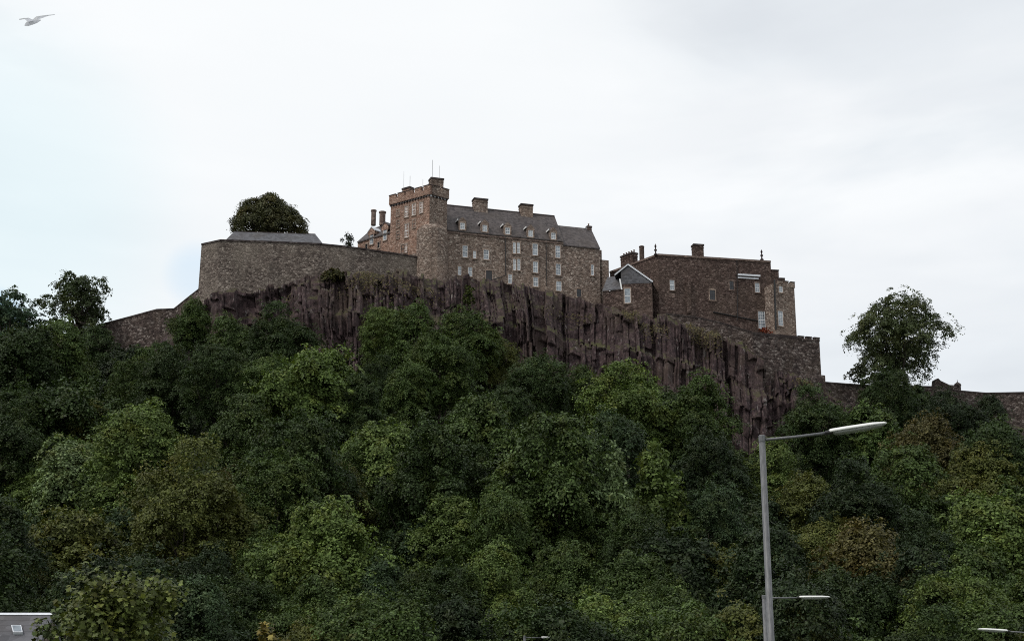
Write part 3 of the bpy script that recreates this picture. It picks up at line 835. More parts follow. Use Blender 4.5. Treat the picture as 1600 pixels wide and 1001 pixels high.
window(pb, fp, 1113, 461, 9, 16, (1, 2), dark=True, arch=True)
window(pb, fp, 1143, 446, 7, 14, (1, 2), dark=True, sur='stone_dim')
s, z = fp.hit(1050, 461); MB().box(fp, s - .55, s + .55, -.05, .07, z - .45, z + .35).build('blocked_panel', M['stone_dim'], pb)
s0, z0 = fp.hit(1152.5, 429.5); s1_, z1_ = fp.hit(1187, 431)
q = MB(); q.box(fp, s0, s1_, 0.003, 0.35, z0 - .16, z0 + .16); q.box(fp, s0, s1_ - .3, 0.003, .22, z0 - .62, z0 - .4)
q.build('lead_gutter', M['lead'], pb)
downpipe_or_shade(pb, fp, [(1151, 405), (1152, 500)], 0.06)
for px in (1075.5,):
    s0, z0 = fp.hit(px - 4, 436); s1_, z1_ = fp.hit(px + 4, 490)
    MB().box(fp, s0, s1_, .003, .45, z1_, z0).build('buttress', M['stone_red'], pb)
downpipe_or_shade(pb, fp, [(1114, 487.5), (1184, 501.5)], 0.11)
# corner tower at its right end
ZC = W(1223, 435, 247.5).z
CA, CB = W(1207, 431, 248.2), WZ(1240.5, 440.5, ZC)
fc_ = Fac((CA.x, 248.0), CB)
ct = empty('corner_tower', tuple(fc_.pt(1.8, -2, ZC - 8)), 'brown battlemented corner tower with two tall windows, at the castle\'s right end', 'tower')
cbk = fc_.pt(fc_.len, -6.0, 0)
MB().box(fc_, 0, fc_.len, -6, 0, ZC - 15, ZC - .7).build('wall', M['stone_brown'], ct)
parapet(ct, fc_, 1.0, fc_.len + .1, ZC, out=.1, solid=.6, merlon=.5, mw=1.0, gap=.45, mat='stone_brown', corbel=False)
parapet(ct, Fac(fc_.pt(fc_.len, 0, 0), cbk), .4, 5.9, ZC, out=.1, solid=.6, merlon=.5, mw=1.0, gap=.45, mat='stone_brown', corbel=False)
window(ct, fc_, 1219.5, 449, 6.5, 16, (1, 3), dark=False, sur='stone_pale')
window(ct, fc_, 1219.5, 497.5, 8.5, 24, (1, 4), sur='stone_pale')
downpipe_or_shade(ct, fc_, [(1209.5, 437), (1211.5, 515)], 0.16)  # thick black strip standing in for the shade band at the tower's corner
# terrace below
ZT = W(1250, 524.5, 243.5).z
TA, TB = WZ(1176, 517.5, ZT), WZ(1280, 527.2, ZT)
ft = Fac(TA, TB)
te = empty('terrace_wall', tuple(ft.pt(5, -2, ZT - 8)), 'battlemented terrace wall under the corner tower, its right edge above the scree', 'wall')
MB().box(ft, 0, ft.len, -8, 0, ZT - 14, ZT - .55).build('wall', M['stone_rampart'], te)
s7, _ = ft.hit(1247, 524)
parapet(te, ft, s7, ft.len + .05, ZT, out=.06, solid=.3, merlon=.4, mw=1.0, gap=.42, mat='stone_rampart', corbel=False)
q = MB(); q.box(ft, 0, s7 - .02, -.5, .06, ZT - .547, ZT - .1); q.build('coping', M['cope'], te)
q = MB(); e_ = Fac(ft.pt(ft.len, 0, 0), ft.pt(ft.len, -8, 0))
s0, z0 = ft.hit(1289.5, 586); q.box(ft, ft.len + .002, s0, -4, -.05, z0 - 8, z0); q.build('buttress', M['stone_rampart'], te)
rw = empty('ramp_wall', tuple(W(1110, 510, 244.5)), 'low rough retaining wall slanting down under the palace block to the terrace', 'wall')
sloping_wall(rw, [(1040, 489, 244.6), (1085, 494, 244.4), (1120, 501, 244.2), (1177, 518.5, 244.0)], 1.2, 8, 'stone_rampart')
fs = empty('flower_bush', tuple(W(1196, 522, 243.6)), 'small red flowering bush on the terrace below the large barred window', 'bush')
# boundary wall running off to the right with its little gate turret
bw = empty('boundary_wall', tuple(W(1440, 640, 252)), 'long dark stone boundary wall running off right beneath the lone tree', 'wall')
sloping_wall(bw, [(1288, 596, 248), (1320, 598.5, 250), (1360, 601, 252), (1460, 603, 255), (1500, 609.5, 256), (1540, 613, 256.5), (1570, 612.5, 257), (1620, 611.5, 257.5), (1760, 611, 258)], 1.3, 9, 'stone_rampart')
gt = empty('gate_turret', tuple(W(1480, 606, 256.2)), 'small stone gable and turret rising from the boundary wall, right of the lone tree', 'building')
f6 = Fac(W(1450, 606, 255.6), W(1510, 606, 256.6))
def S6(px, py): return f6.hit(px, py)
MB().cut(f6, [S6(1460, 612), S6(1497, 613), S6(1497, 601.5), S6(1484, 601), S6(1470, 594.5), S6(1466, 590.5), S6(1462, 592)], -1.6, 0.0).build('wall', M['stone_rampart'], gt)
s, z0 = S6(1499.5, 612); _, z1 = S6(1499.5, 592)
MB().lathe(f6.pt(s, -.6, z0 - 1), [(.55, 0), (.55, 1 + (z1 - z0) * .5), (.66, 1 + (z1 - z0) * .55), (.55, 1 + (z1 - z0) * .68), (.2, 1 + (z1 - z0) * .78), (.06, 1 + (z1 - z0) * .85), (.04, 1 + (z1 - z0))], 10).build('turret', M['stone_rampart'], gt)

# ------------------------------------------------------------------ foliage
def leaves_mesh(name, C_, Nn, size, mat, tint, seed, aspect=0.6):
    r = np.random.default_rng(seed)
    n = len(C_)
    Nn = Nn / np.maximum(np.linalg.norm(Nn, axis=1, keepdims=True), 1e-6)
    ref = r.normal(size=(n, 3)); T = np.cross(Nn, ref); T /= np.maximum(np.linalg.norm(T, axis=1, keepdims=True), 1e-6)
    B = np.cross(Nn, T)
    sz = (size * (0.6 + 0.8 * r.random(n)))[:, None]
    V_ = np.stack([C_ - T * sz, C_ - B * sz * aspect + Nn * sz * .12, C_ + T * sz, C_ + B * sz * aspect + Nn * sz * .12], 1)
    me = bpy.data.meshes.new(name)
    me.vertices.add(n * 4); me.vertices.foreach_set('co', V_.reshape(-1).astype(np.float32))
    me.loops.add(n * 4); me.loops.foreach_set('vertex_index', np.arange(n * 4, dtype=np.int32))
    me.polygons.add(n); me.polygons.foreach_set('loop_start', (np.arange(n) * 4).astype(np.int32))
    me.update(calc_edges=True)
    a = me.attributes.new('tint', 'FLOAT', 'FACE'); a.data.foreach_set('value', tint.astype(np.float32))
    me.materials.append(mat)
    return me
def crown_mesh(name, seed, shape='dome', nlobes=40, nspray=950, per=30, leaf=0.028, lobe_r=(0.15, 0.38), height=2.2, spray=(0.055, 0.12), q=(0.42, 0.84), fill=0.14, low=-0.85, flat=0.5, rag=.26):
    """unit-radius crown, base at z = 0: boughs carrying flattened sprays of leaves"""
    r = np.random.default_rng(seed)
    c, rad = [], []
    asym, a0 = r.uniform(.05, .22), r.uniform(0, 6.28)
    for i in range(nlobes):
        while True:
            d = r.normal(size=3); d /= np.linalg.norm(d)
            if d[2] > (0.0 if shape == 'half' else low): break
        k = r.uniform(*q)
        if shape == 'spire':
            h = r.random() ** 1.1; a = r.uniform(0, 2 * math.pi); rr = (1 - h) * 0.60 + 0.05
            c.append([rr * math.cos(a), rr * math.sin(a), h * height * .92]); rad.append(r.uniform(*lobe_r) * (1.15 - 0.7 * h)); continue
        if shape == 'half':
            c.append([d[0] * k, d[1] * k, d[2] * k * height + 0.04]); rad.append(r.uniform(*lobe_r)); continue
        wd = (1.0 - 0.25 * max(0, -d[2])) * (1.0 - 0.48 * max(0, d[2]) ** 1.6) * (1 + asym * math.cos(math.atan2(d[1], d[0]) - a0))
        c.append([d[0] * k * wd, d[1] * k * wd, (d[2] * k * 0.5 + 0.47) * height]); rad.append(r.uniform(*lobe_r))
    c, rad = np.array(c), np.array(rad)
    n = nspray * 4
    wgt = rad ** 2; wgt /= wgt.sum()
    li = r.choice(nlobes, n, p=wgt)
    d = r.normal(size=(n, 3)); d /= np.linalg.norm(d, axis=1, keepdims=True)
    d[:, 2] = np.where(d[:, 2] < -0.35, -d[:, 2], d[:, 2])
    S_ = c[li] + d * (rad[li] * r.uniform(.82, 1.02, n) + np.where(r.random(n) < .18, r.uniform(0, 1, n) * rag, 0))[:, None]
    keep = np.ones(n, bool)
    for p, k in zip(c, rad):
        keep &= np.linalg.norm(S_ - p, axis=1) / k > 0.80
    S_, d, li = S_[keep][:nspray], d[keep][:nspray], li[keep][:nspray]
    if fill:                                       # foliage deeper inside
        m_ = int(nspray * fill); fi = r.choice(nlobes, m_)
        S_ = np.concatenate([S_, c[fi] * np.array([.8, .8, .95]) + r.normal(size=(m_, 3)) * .12]); d = np.concatenate([d, r.normal(size=(m_, 3))]); li = np.concatenate([li, fi])
    ns_ = len(S_)
    sr = r.uniform(*spray, ns_)
    ax = d * .7 + np.array([0, 0, flat]) + r.normal(size=(ns_, 3)) * .25; ax /= np.linalg.norm(ax, axis=1, keepdims=True)
    si = np.repeat(np.arange(ns_), per)
    e = r.normal(size=(len(si), 3)) * 0.62
    al = (e * ax[si]).sum(1, keepdims=True)
    e = e - ax[si] * al * 0.65
    Pp = S_[si] + e * sr[si][:, None]
    Pp[:, 2] -= (np.linalg.norm(e, axis=1) ** 2) * sr[si] * .22     # sprays droop at their rims
    Nn = ax[si] * .85 + e * .35 + r.normal(size=e.shape) * .42
    lt, st = r.random(nlobes), r.random(ns_)
    tint = np.clip(0.46 + (lt[li[si]] - .5) * .25 + (st[si] - .5) * .28 + r.normal(size=len(si)) * .17, 0, 1)
    return leaves_mesh(name, Pp, Nn, leaf, M['leaf'], tint, seed + 1), c, rad
def trunk_mesh(name, seed, tips, crown_h, base_z, r0=0.055):
    """tapered trunk below a unit crown with limbs reaching into it (unit = crown radius)"""
    r = random.Random(seed); m_ = MB()
    lean = (r.uniform(-.06, .06), r.uniform(-.06, .06))
    path = [(0, 0, base_z), (lean[0] * .3, lean[1] * .3, base_z * .5), (lean[0], lean[1], crown_h * .18), (lean[0] * 1.6, lean[1] * 1.3, crown_h * .55)]
    m_.tube(path, [r0 * 1.35, r0, r0 * .8, r0 * .3], 8)
    for tip in tips:
        k = r.uniform(.0, .30) * crown_h
        a = Vector((lean[0], lean[1], k)); t_ = Vector(tip); mid = a.lerp(t_, .5) + Vector((r.uniform(-.06, .06), r.uniform(-.06, .06), -.05))
        m_.tube([a, mid, t_], [r0 * .5, r0 * .32, r0 * .08], 6)
        for _ in range(2):
            t2 = mid.lerp(t_, .3) + Vector((r.uniform(-.2, .2), r.uniform(-.2, .2), r.uniform(.05, .25)))
            m_.tube([mid, mid.lerp(t2, .6) + Vector((0, 0, .02)), t2], [r0 * .22, r0 * .15, r0 * .05], 5)
    me = bpy.data.meshes.new(name); me.from_pydata(m_.v, [], m_.f); me.update(); me.materials.append(M['bark'])
    me.polygons.foreach_set('use_smooth', [True] * len(me.polygons))
    return me
VARS = []
for i in range(12):
    h = [2.6, 3.2, 2.3, 2.8, 3.4, 2.4, 2.9, 3.3, 2.3, 3.0, 2.6, 3.1][i]
    me, c_, r_ = crown_mesh('tree_crown_%d' % i, 100 + i, 'dome', [56, 84, 50, 66, 96, 52, 74, 62, 46, 88, 64, 70][i], 1700, 30, [0.024, 0.021, 0.027, 0.023, 0.021, 0.025, 0.022, 0.024, 0.028, 0.021, 0.023, 0.022][i], height=h)
    VARS.append((me, trunk_mesh('tree_trunk_%d' % i, 200 + i, [c_[j] for j in range(0, 18, 3)], h, -0.25), h, 0.12))
for i in range(2):
    me, c_, r_ = crown_mesh('spire_crown_%d' % i, 150 + i, 'spire', 60, 900, 30, 0.034, (0.16, 0.26), 3.0, (.07, .13), flat=-.1)
    VARS.append((me, trunk_mesh('spire_trunk_%d' % i, 250 + i, [c_[j] for j in range(0, 12, 3)], 3.0, -0.3), 3.0, 0.2))
def crown_top(me):
    co = np.empty(len(me.vertices) * 3, np.float32); me.vertices.foreach_get('co', co)
    return float(np.percentile(co[2::3], 99.3))
VARS = [(me, tr, crown_top(me), tb) for me, tr, h, tb in VARS]
def place_tree(name, base, R, var, col, label, cat='tree', group=None, zs=1.0, rz=0.0):
    me, tr, h, tb = VARS[var]
    o = empty(name, base, label, cat, group)
    o.rotation_euler = (0, 0, rz)
    a_ = 0.86 + 0.28 * ((rz * 7.31) % 1.0); b_ = 1.02 / a_
    c_ = link_mesh('crown', me, None, o, (0, 0, tb * R)); c_.scale = (R * a_, R * b_, R * zs); c_.color = (col[0], col[1], col[2], 1)
    t_ = link_mesh('trunk', tr, None, o, (0, 0, tb * R)); t_.scale = (R, R, R * zs)
    return o
TONES = {'dark': ((0.030, 0.051, 0.017), 'dark green'), 'deep': ((0.021, 0.036, 0.015), 'very dark green'), 'mid': ((0.051, 0.083, 0.025), 'mid green'), 'light': ((0.084, 0.128, 0.036), 'light green'),
         'olive': ((0.072, 0.088, 0.025), 'olive'), 'brown': ((0.074, 0.071, 0.027), 'brownish green'), 'blue': ((0.038, 0.065, 0.030), 'bluish green'), 'pale': ((0.102, 0.148, 0.066), 'pale green')}
# crowns one can pick out: top of crown (px, py), width, tone, variant
KEY = [(302, 472, 80, 'mid', 0), (362, 498, 95, 'mid', 3), (440, 478, 110, 'dark', 1), (262, 548, 120, 'dark', 6), (205, 545, 110, 'deep', 2), (500, 550, 165, 'light', 8), (408, 575, 90, 'mid', 5),
       (600, 482, 85, 'light', 4), (648, 474, 95, 'mid', 7), (728, 486, 110, 'mid', 9), (690, 520, 120, 'mid', 11), (765, 520, 80, 'olive', 10), (640, 574, 100, 'mid', 3), (590, 555, 80, 'dark', 1),
       (840, 560, 110, 'dark', 9), (905, 575, 90, 'mid', 6), (975, 563, 150, 'light', 0), (1088, 592, 125, 'mid', 7), (1040, 615, 110, 'dark', 2), (745, 622, 150, 'mid', 5), (800, 610, 100, 'dark', 10),
       (600, 665, 140, 'light', 2), (560, 690, 90, 'mid', 6), (465, 648, 165, 'dark', 4), (128, 693, 150, 'pale', 8), (70, 725, 110, 'light', 5), (290, 688, 180, 'olive', 1), (340, 745, 130, 'brown', 9),
       (150, 635, 110, 'olive', 6), (36, 508, 150, 'dark', 3), (98, 500, 120, 'mid', 7), (152, 514, 105, 'dark', 10), (215, 545, 110, 'mid', 1), (2, 530, 120, 'mid', 9), (258, 536, 80, 'dark', 6), (378, 522, 85, 'mid', 8), (1540, 622, 90, 'deep', 6), (1425, 606, 80, 'dark', 2), (340, 540, 110, 'dark', 4), (425, 560, 110, 'mid', 9), (470, 560, 100, 'dark', 1), (560, 590, 110, 'dark', 6), (390, 620, 120, 'mid', 0), (20, 640, 130, 'dark', 11), (505, 788, 185, 'light', 0), (520, 725, 120, 'olive', 10), (640, 745, 110, 'mid', 3),
       (958, 716, 150, 'pale', 12), (1026, 706, 150, 'light', 13), (1000, 800, 130, 'dark', 9), (925, 800, 120, 'mid', 3), (880, 680, 130, 'dark', 4), (1110, 680, 120, 'deep', 9), (1200, 690, 110, 'light', 6), (1260, 745, 120, 'olive', 5), (1280, 604, 110, 'dark', 1),
       (1385, 578, 95, 'dark', 4), (1345, 640, 120, 'mid', 8), (1480, 612, 100, 'deep', 11), (1440, 640, 130, 'brown', 3), (1560, 655, 130, 'dark', 7), (1520, 700, 140, 'olive', 0), (1410, 700, 150, 'mid', 10),
       (1540, 778, 165, 'light', 8), (1590, 840, 130, 'mid', 2), (1350, 820, 185, 'brown', 5), (1290, 815, 110, 'olive', 9), (1440, 800, 130, 'deep', 1), (850, 745, 120, 'olive', 2), (790, 770, 130, 'mid', 7),
       (960, 935, 160, 'light', 3), (1110, 858, 140, 'olive', 8), (1050, 905, 120, 'mid', 11), (870, 855, 130, 'mid', 0), (770, 860, 140, 'light', 6), (690, 880, 130, 'dark', 4), (390, 905, 130, 'dark', 9),
       (320, 860, 130, 'deep', 7), (62, 880, 130, 'olive', 10), (60, 822, 120, 'blue', 3), (225, 790, 120, 'blue', 2), (420, 830, 120, 'mid', 11), (730, 695, 130, 'dark', 1), (660, 815, 120, 'blue', 8),
       (590, 880, 140, 'blue', 5), (1180, 780, 120, 'deep', 2), (960, 650, 120, 'blue', 7), (1110, 760, 120, 'blue', 4)]
random.seed(11)
treeline = np.array([(0, 545), (100, 545), (200, 565), (250, 570), (300, 510), (360, 525), (440, 515), (490, 560), (560, 600), (600, 520), (650, 510), (730, 520), (790, 590), (840, 605), (950, 615), (1050, 650),
                     (1130, 665), (1165, 720), (1220, 720), (1250, 690), (1290, 650), (1330, 670), (1385, 640), (1440, 690), (1480, 670), (1540, 700), (1600, 710)], float)
spots = list(KEY)
row = 0
y = 545.0
while y < 1000:
    x = -30 + (row % 2) * 55
    while x < 1650:
        px, py = x + random.uniform(-32, 32), y + random.uniform(-16, 16)
        w_ = random.uniform(125, 215)
        if py > np.interp(px, treeline[:, 0], treeline[:, 1]) and all(((px - a[0]) / 66) ** 2 + ((py - a[1]) / 44) ** 2 > 1 for a in spots) and not (880 < px < 1080 and 690 < py < 790):
            spots.append((px, py, w_, random.choice(['dark', 'dark', 'deep', 'deep', 'mid', 'mid', 'olive', 'blue', 'mid', 'light']), random.randrange(12)))
        x += 92
    y += 40
    row += 1
WHERE = [(60, 'at the wood\'s left edge'), (190, 'near the left edge below the spreading tree'), (285, 'below the sloping rampart'), (350, 'below the bastion\'s left corner'), (430, 'below the domed tree'),
         (530, 'below the curtain wall'), (610, 'below the two round chimneys'), (690, 'below the square tower'), (760, 'below the left dormers'), (830, 'below the middle dormers'), (900, 'below the right dormer'),
         (975, 'below the range\'s lower end'), (1045, 'below the white edged gable'), (1120, 'below the palace chimney'), (1180, 'just left of the tall lamp post'), (1260, 'just right of the tall lamp post'),
         (1330, 'below the tall lamp\'s head'), (1410, 'below the lone tree\'s left side'), (1500, 'below the lone tree\'s right side'), (1700, 'at the wood\'s right edge')]
def tree_where(px, py):
    a = next(t for lim, t in WHERE if px < lim)
    tl = np.interp(px, treeline[:, 0], treeline[:, 1])
    f_ = (py - tl) / (1010 - tl)
    b_ = 'top row' if f_ < 0.06 else 'upper slope' if f_ < 0.28 else 'mid slope' if f_ < 0.52 else 'lower slope' if f_ < 0.76 else 'bottom row'
    return a, b_
def solve_tree(px, py, H):
    d = raydir(px, py)
    prev = None
    for Y in np.arange(100, 262, 0.5):
        p = CAM + d * (Y / d.y)
        g_ = float(hill_z(np.array([p.x]), np.array([Y]))[0])
        if p.z - H <= g_:
            return p, Y, g_
    return None
placed = []
for (px, py, w_, tone, var) in spots:
    h = VARS[var][2] + VARS[var][3]
    R, zs = 5.0, 1.0
    res = None
    for _ in range(4):
        H = R * (VARS[var][3] + VARS[var][2] * zs)
        res = solve_tree(px, py, H)
        Yd = res[1] if res else 235
        R = w_ * (1.12 if py > 600 else 1.0) / 2 * Yd / F * 1.02
    if res is None: continue
    p, Y, g_ = res
    zs = 1.0
    H = R * (VARS[var][3] + VARS[var][2] * zs)
    base_z = p.z - H
    if base_z > g_ + .2: zs = 1.0
    placed.append([px, py, Vector((p.x, Y, min(base_z, g_))), R, var, tone, w_])
sizes = lambda w: 'small' if w < 108 else 'broad' if w > 155 else 'rounded'
from collections import defaultdict
cells = defaultdict(list)
for i, q in enumerate(placed):
    a, b_ = tree_where(q[0], q[1]); shape = 'wispy upright' if q[4] >= 12 else sizes(q[6])
    cells[('%s %s tree %s, ' % (shape, TONES[q[5]][1], a), b_)].append(i)
labels = {}
for (a, b_), ids in cells.items():
    ids.sort(key=lambda i: placed[i][1])
    for j, i in enumerate(ids):
        labels[i] = a + b_ if len(ids) == 1 else a + b_ + (', ' + (['upper one', 'lower one'] if len(ids) == 2 else ['top one', 'middle one', 'bottom one'])[min(j, 2)])
SKIP = {'rounded olive tree below the right dormer, mid slope', 'broad bluish green tree below the sloping rampart, bottom row', 'rounded mid green tree at the wood\'s left edge, top row', 'small mid green tree below the domed tree, upper slope'}     # crowns wholly hidden behind others
for i, (px, py, base, R, var, tone, w_) in enumerate(placed):
    if labels[i] in SKIP:
        continue
    c0 = TONES[tone][0]; k = random.uniform(.92, 1.24)
    place_tree('spire_tree' if var >= 12 else 'broadleaf_tree', base, R, var, (c0[0] * k * 1.05, c0[1] * k, c0[2] * k * .97), labels[i], 'tree', 'trees covering the slope below the crag', 1.0, random.uniform(0, 6.28))

ru = np.random.default_rng(77)
nu = 200000
ku, tu = ru.uniform(-.42, .42, nu), ru.random(nu) ** .55
yf_, _ = foot(ku); yl_, _ = lip(ku)
Yu = Y0 + 4 + (yf_ + 0.25 * (yl_ - yf_) - Y0 - 4) * tu; Xu = ku * Yu
hb = np.clip(fbm(Xu * .35, Yu * .35, 3) * 1.6 + .7, .1, 2.0)
Zu = hill_z(Xu, Yu) + hb * ru.random(nu) ** .6
ub = leaves_mesh('undergrowth', np.stack([Xu, Yu, Zu], -1), ru.normal(size=(nu, 3)) * .6 + np.array([0, -.3, .8]), .26, M['leaf'], np.clip(ru.normal(.45, .2, nu), 0, 1), 78)
ob = link_mesh('undergrowth', ub); ob.color = (0.034, 0.050, 0.019, 1)
tag(ob, 'low green scrub and brambles covering the slope between the trees', 'undergrowth', None, 'stuff')
# trees against the sky: open crowns with their limbs showing
def sky_tree(name, px, pybase, Y, pytop, w, label, col, seed, lobes=30, nspray=600, per=26, leaf=0.024, lobe_r=(0.16, 0.27), low=0.22, shape='dome', fill=.2, dx=0.0, trunk_r=.05, q=(.5, .8), lo=-.85, spray=(.06, .11), rag=.2):
    base = W(px, pybase, Y); topz = W(px, pytop, Y).z; H = topz - base.z
    R = w / 2 * Y / F
    hh = (H / R - low) / 1.0
    me, c_, r_ = crown_mesh(name + '_crown', seed, shape, lobes, nspray, per, leaf, lobe_r, hh, spray, q, fill, lo, .5, rag)
    tr = trunk_mesh(name + '_trunk', seed + 3, [c_[j] for j in range(0, min(lobes, 26), 2)], hh, -low, trunk_r)
    o = empty(name, base, label, 'tree')
    c2 = link_mesh('crown', me, None, o, (dx * R, 0, low * R)); c2.scale = (R, R, R); c2.color = (*col, 1)
    t2 = link_mesh('trunk', tr, None, o, (dx * R, 0, low * R)); t2.scale = (R, R, R)
    return o
sky_tree('lone_tree', 1402, 606, 251, 452, 166, 'big lone dark tree standing against the sky, right of the castle', (0.062, 0.080, 0.034), 31, 110, 1500, 26, 0.019, (0.14, 0.30), -0.04, trunk_r=.045, q=(.36, .82), spray=(.045, .09), fill=.2, rag=.2, lo=-.98)
sky_tree('spreading_tree', 118, 540, 249, 424, 140, 'open spreading dark tree against the sky, left end of the rampart wall', (0.050, 0.070, 0.030), 37, 46, 560, 22, 0.026, (0.10, 0.24), 0.12, trunk_r=.085, lo=-.8, q=(.4, .95), spray=(.05, .10))
sky_tree('edge_tree', 10, 570, 247, 459, 150, 'airy blue green tree against the sky, cut by the left edge of the photo', (0.046, 0.080, 0.048), 33, 46, 560, 22, 0.026, (0.10, 0.25), 0.08, trunk_r=.07, q=(.4, .95), spray=(.05, .10))
sky_tree('domed_tree', 421, 378, 251, 306, 132, 'dense round domed dark olive tree on top of the bastion', (0.070, 0.074, 0.034), 34, 110, 1600, 26, 0.022, (0.16, 0.30), 0.14, shape='half', fill=.15, q=(.30, .76), rag=.10)
sky_tree('parapet_tree', 543, 394, 250, 359, 27, 'tiny tree poking above the curtain wall, left of the castle wing', (0.030, 0.042, 0.024), 35, 22, 260, 16, 0.045, (0.14, 0.28), 0.1, rag=.4)
sky_tree('crag_tree', 1350, 614, 248, 566, 52, 'small wispy tree beside the lone tree\'s left foot', (0.034, 0.042, 0.022), 36, 16, 160, 18, 0.05, (0.18, 0.3), 0.2)

dome = bpy.data.meshes['domed_tree_crown']
co = np.empty(len(dome.vertices) * 3, np.float32); dome.vertices.foreach_get('co', co); co = co.reshape(-1, 3)
co[:, 2] *= 1.06 - 0.42 * np.clip(co[:, 0] - 0.05, 0, 1) - 0.15 * np.clip(-co[:, 0] - 0.3, 0, 1)
dome.vertices.foreach_set('co', co.reshape(-1)); dome.update()
# shrubs on the cliff
def shrub(name, px, py, Y, w, h, col, label, seed, cat='bush', n=2500, root=None):
    base = W(px, py, Y); R = w / 2 * Y / F; hh = h * Y / F / R
    me, c_, r_ = crown_mesh(name + '_foliage', seed, 'half', 14, n // 16, 16, 0.085, (0.28, 0.42), hh)
    st_ = trunk_mesh(name + '_stem', seed + 1, [c_[j] for j in range(0, 12, 3)], hh, -0.2, 0.03)
    o = root or empty(name, base, label, cat)
    f_ = link_mesh('foliage', me, None, o); f_.scale = (R, R, R); f_.color = (*col, 1)
    s_ = link_mesh('stem', st_, None, o); s_.scale = (R, R, R)
    return o
shrub('cliff_shrub', 735, 474, 237.0, 26, 40, (0.062, 0.080, 0.020), 'yellow green shrub clinging to the cliff below the door', 41)
shrub('cliff_shrub', 520, 440, 233.0, 42, 18, (0.060, 0.060, 0.024), 'olive shrub at the cliff lip below the curtain wall', 42)
shrub('cliff_shrub', 350, 470, 231.8, 30, 18, (0.045, 0.055, 0.022), 'small green shrub at the foot of the bastion corner', 45)
shrub('flower_bush', 1196, 522, 243.6, 26, 7, (0.20, 0.045, 0.022), '', 46, root=fs, n=900)
# grass tufts along the lip
r = np.random.default_rng(5)
sel = np.where((kc > W(330, 450, 234).x / 234) & (kc < W(1290, 600, 244).x / 244))[0]
pts, nr = [], []
for _ in range(15000):
    j = r.choice(sel); row_ = int(np.clip(148 - abs(r.normal()) * 17, 60, 149))
    p = P[row_, j]; pts.append(p + r.normal(size=3) * np.array([.3, .2, .15]) + np.array([0, -.2, .12])); nr.append([r.normal() * .6, -1, r.normal() * .4 + .5])
msk = np.array([vnoise(np.array([p[0] * .25]), np.array([p[2] * .3]))[0] > (.16 if p[0] < 28 else .0) for p in pts])
me = leaves_mesh('cliff_grass', np.array(pts)[msk], np.array(nr)[msk], 0.19, M['leaf'], r.random(int(msk.sum())), 6, 0.35)
o = link_mesh('cliff_grass', me); o.color = (0.078, 0.066, 0.030, 1); o['kind'] = 'stuff'
tag(o, 'dry brownish grass growing on the cliff ledges below the walls', 'grass', None, 'stuff')

# ------------------------------------------------------------------ foreground: maple, roof, lamps, bird
def maple_mesh(name, seed, n, lobes, R, H, leaf):
    """large lobed leaves on twigs"""
    r = np.random.default_rng(seed)
    star = []
    for a, l in ((-160, .45), (-112, .78), (-85, .58), (-52, .95), (-27, .62), (0, 1.1), (27, .62), (52, .95), (85, .58), (112, .78), (160, .45)):
        star.append((math.sin(math.radians(a)) * l, math.cos(math.radians(a)) * l))
    star = np.array(star); k = len(star)
    c = []
    for _ in range(lobes):
        d = r.normal(size=3); d /= np.linalg.norm(d); q = r.uniform(.45, .95)
        c.append([d[0] * R * q, d[1] * R * q, H * .55 + d[2] * H * .45 * q])
    c = np.array(c); li = r.integers(0, lobes, n); lr = r.uniform(.22, .42, lobes) * R
    d = r.normal(size=(n, 3)); d /= np.linalg.norm(d, axis=1, keepdims=True)
    C_ = c[li] + d * (lr[li] * (.4 + .65 * r.random(n)))[:, None]
    Nn = d * .5 + r.normal(size=(n, 3)) * .5 + np.array([0, -.25, .7]); Nn /= np.linalg.norm(Nn, axis=1, keepdims=True)
    T = np.cross(Nn, r.normal(size=(n, 3))); T /= np.linalg.norm(T, axis=1, keepdims=True); B = np.cross(Nn, T)
    sz = leaf * (.6 + .7 * r.random(n))
    V_ = C_[:, None] + (T[:, None] * star[None, :, 0, None] + B[:, None] * star[None, :, 1, None]) * sz[:, None, None]
    V_ -= Nn[:, None] * (np.abs(star[None, :, 0, None]) * .35) * sz[:, None, None]
    me = bpy.data.meshes.new(name)
    me.vertices.add(n * k); me.vertices.foreach_set('co', V_.reshape(-1).astype(np.float32))
    me.loops.add(n * k); me.loops.foreach_set('vertex_index', np.arange(n * k, dtype=np.int32))
    me.polygons.add(n); me.polygons.foreach_set('loop_start', (np.arange(n) * k).astype(np.int32))
    me.update(calc_edges=True)
    a = me.attributes.new('tint', 'FLOAT', 'FACE'); a.data.foreach_set('value', np.clip(r.normal(.46, .30, n), 0, 1).astype(np.float32))
    me.materials.append(M['leaf'])
    return me, c
def maple(px, pytop, Y, w, label, col, seed, n=3000, lobes=26, leaf=.085):
    base = W(px, pytop, Y); topz = base.z; base = Vector((base.x, Y, 0)); R = w / 2 * Y / F
    H = min(2.4, topz * .62); me, c = maple_mesh('maple_leaves', seed, n, lobes, R, H, leaf)
    o = empty('maple_tree', base, label, 'tree', None)
    cr = link_mesh('crown', me, None, o, (0, 0, topz - H)); cr.color = (*col, 1)
    m_ = MB(); rr = random.Random(seed)
    m_.tube([(0, 0, 0), (.05, 0, (topz - H) * .6), (0, .03, topz - H * .6), (0, 0, topz - .25)], [.09, .07, .045, .012], 8)
    for p in c[::2]:
        z0 = topz - H + min(p[2], H * .5) * .7
        m_.tube([(0, 0, z0), (p[0] * .5, p[1] * .5, (z0 + topz - H + p[2]) / 2), (p[0], p[1], topz - H + p[2])], [.025, .016, .005], 5)
    me2 = bpy.data.meshes.new('maple_trunk'); me2.from_pydata(m_.v, [], m_.f); me2.update(); me2.materials.append(M['bark'])
    link_mesh('trunk', me2, None, o)
    return o
